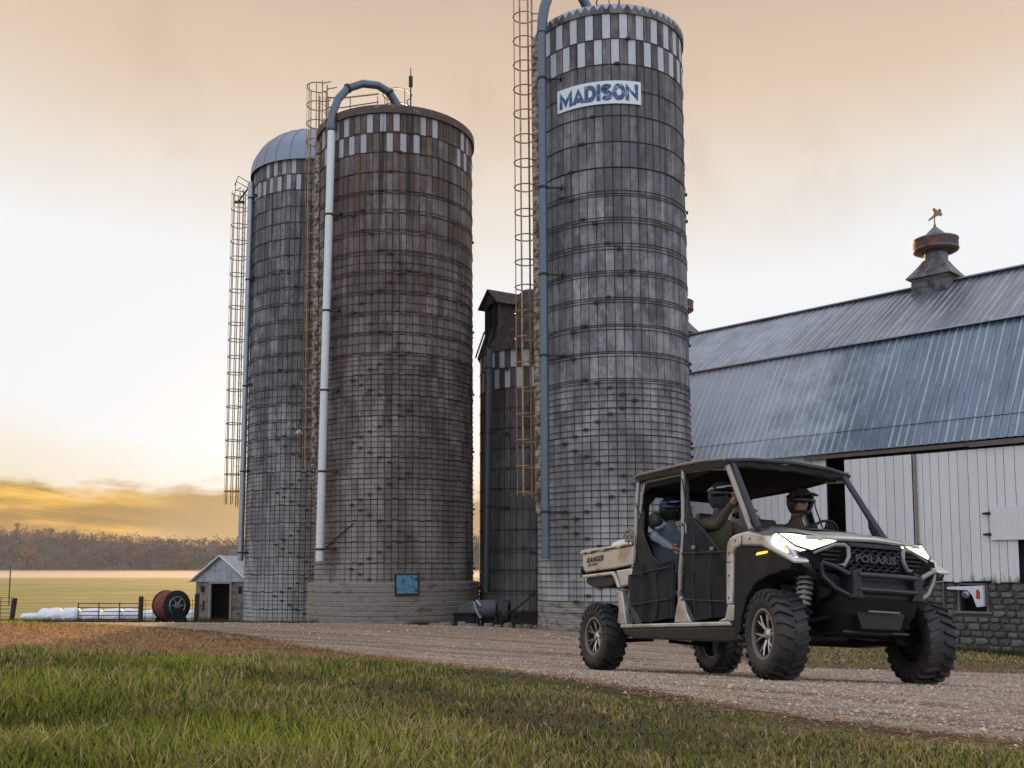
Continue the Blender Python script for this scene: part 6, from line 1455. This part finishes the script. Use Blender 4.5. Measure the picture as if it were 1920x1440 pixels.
def straw_litter(N, seed):
    g = np.random.default_rng(seed); Y = 10+g.uniform(size=N)**1.3*17; X = Y*g.uniform(-.64, .10, N); dd = sdist(DIRT, X, Y)+.5*g.normal(size=N); gg = gravel_sd(X, Y); k = (dd > -.2) & (gg < .5); X, Y = X[k], Y[k]
    Y2 = 4+g.uniform(size=N)**1.1*14; X2 = Y2*g.uniform(-.3, .62, N); k2 = np.abs(gravel_sd(X2, Y2)+.12+.12*g.normal(size=N)) < .16; X, Y = np.concatenate([X, X2[k2]]), np.concatenate([Y, Y2[k2]])
    n = len(X); Z = ground_z(X, Y)+.004; th = g.uniform(0, 6.28, n); L = g.uniform(.03, .10, n)+.002*Y; w = .0025+.00035*Y; up = g.uniform(0, .035, n)*(Y/10)
    dx, dy = np.cos(th), np.sin(th); V = np.stack([np.stack([X-dy*w, Y+dx*w, Z], 1), np.stack([X+dy*w, Y-dx*w, Z], 1), np.stack([X+dx*L, Y+dy*L, Z+up], 1)], 1).reshape(-1, 3); T = np.arange(3*n).reshape(n, 3)
    c = np.where(g.uniform(size=(n, 1)) < .6, np.array([.56, .34, .16]), np.array([.24, .115, .055]))*g.uniform(.5, 1.2, (n, 1))
    tag(link('straw_litter', tri_mesh('straw_litter', V, T, m_grass, np.repeat(np.clip(c, 0, 1), 3, 0)), kind='stuff'), 'dead straw and leaf litter strewn over the bare earth and the gravel edge', 'straw')
straw_litter(60000, 12)
def pebbles(N, seed, y0=3.2, y1=15, xl=-.1, name='gravel_stones', lab='loose pale gravel stones scattered over the track round the vehicle', k_=1):
    g = np.random.default_rng(seed); u = g.uniform(size=N); Y = (y0**.4+u*(y1**.4-y0**.4))**(1/.4); X = Y*g.uniform(xl, .62, N); sd = gravel_sd(X, Y)+.12*g.normal(size=N); k = sd > .0; X, Y = X[k], Y[k]; n = len(X); Z = ground_z(X, Y)
    V0 = np.array([(0, 0, 1), (1, 0, 0), (0, 1, 0), (-1, 0, 0), (0, -1, 0), (0, 0, -1)], float); T0 = np.array([(0,1,2),(0,2,3),(0,3,4),(0,4,1),(5,2,1),(5,3,2),(5,4,3),(5,1,4)])
    s = (g.uniform(.3, 1, (n, 1))**2+(g.uniform(size=(n, 1)) < .02)*1.2)*(.0062+.0006*Y[:, None])*k_; sc = g.uniform(.6, 1.3, (n, 6, 3))*s[:, :, None]; V = V0[None]*sc; V[:, :, 2] *= .6; a = g.uniform(0, 6.28, n); ca, sa = np.cos(a)[:, None], np.sin(a)[:, None]
    x = V[:, :, 0]*ca-V[:, :, 1]*sa; y = V[:, :, 0]*sa+V[:, :, 1]*ca; V = np.stack([x+X[:, None], y+Y[:, None], V[:, :, 2]+Z[:, None]+s*.1], -1).reshape(-1, 3)
    T = (T0[None]+(np.arange(n)*6)[:, None, None]).reshape(-1, 3); base = np.array([.46, .35, .26]); c = base*g.uniform(.6, 1.4, (n, 1)); c = np.where(g.uniform(size=(n, 1)) < .2, np.array([.42, .37, .31])*g.uniform(.5, 1.4, (n, 1)), c)
    t = NT('pebble'); t.fin(t.attr('tint'), .9, 0, .3)
    tag(link(name, tri_mesh(name, V, T, t.mat, np.clip(np.repeat(c, 6, 0), 0, .7), smooth=True), kind='stuff'), lab, 'gravel')
pebbles(80000, 8)
pebbles(26000, 9, 13, 34, -.45, 'track_stones', 'sparse stones and clods on the brown track farther back by the silos', 1.1)

# ------------------------------------------------------------------ air
hz = MB(); hz.box((0, 1260, 19.5), (5200, 2680, 49))
t = NT('air'); t.nt.nodes.remove(t.b); pv = t.n('ShaderNodeVolumePrincipled'); pv.inputs['Color'].default_value = (.86, .88, .95, 1); pv.inputs['Density'].default_value = .00009; pv.inputs['Anisotropy'].default_value = .2
t.l(pv.outputs[0], t.out.inputs['Volume'])
hz.build('haze', t.mat, None, kind='stuff')
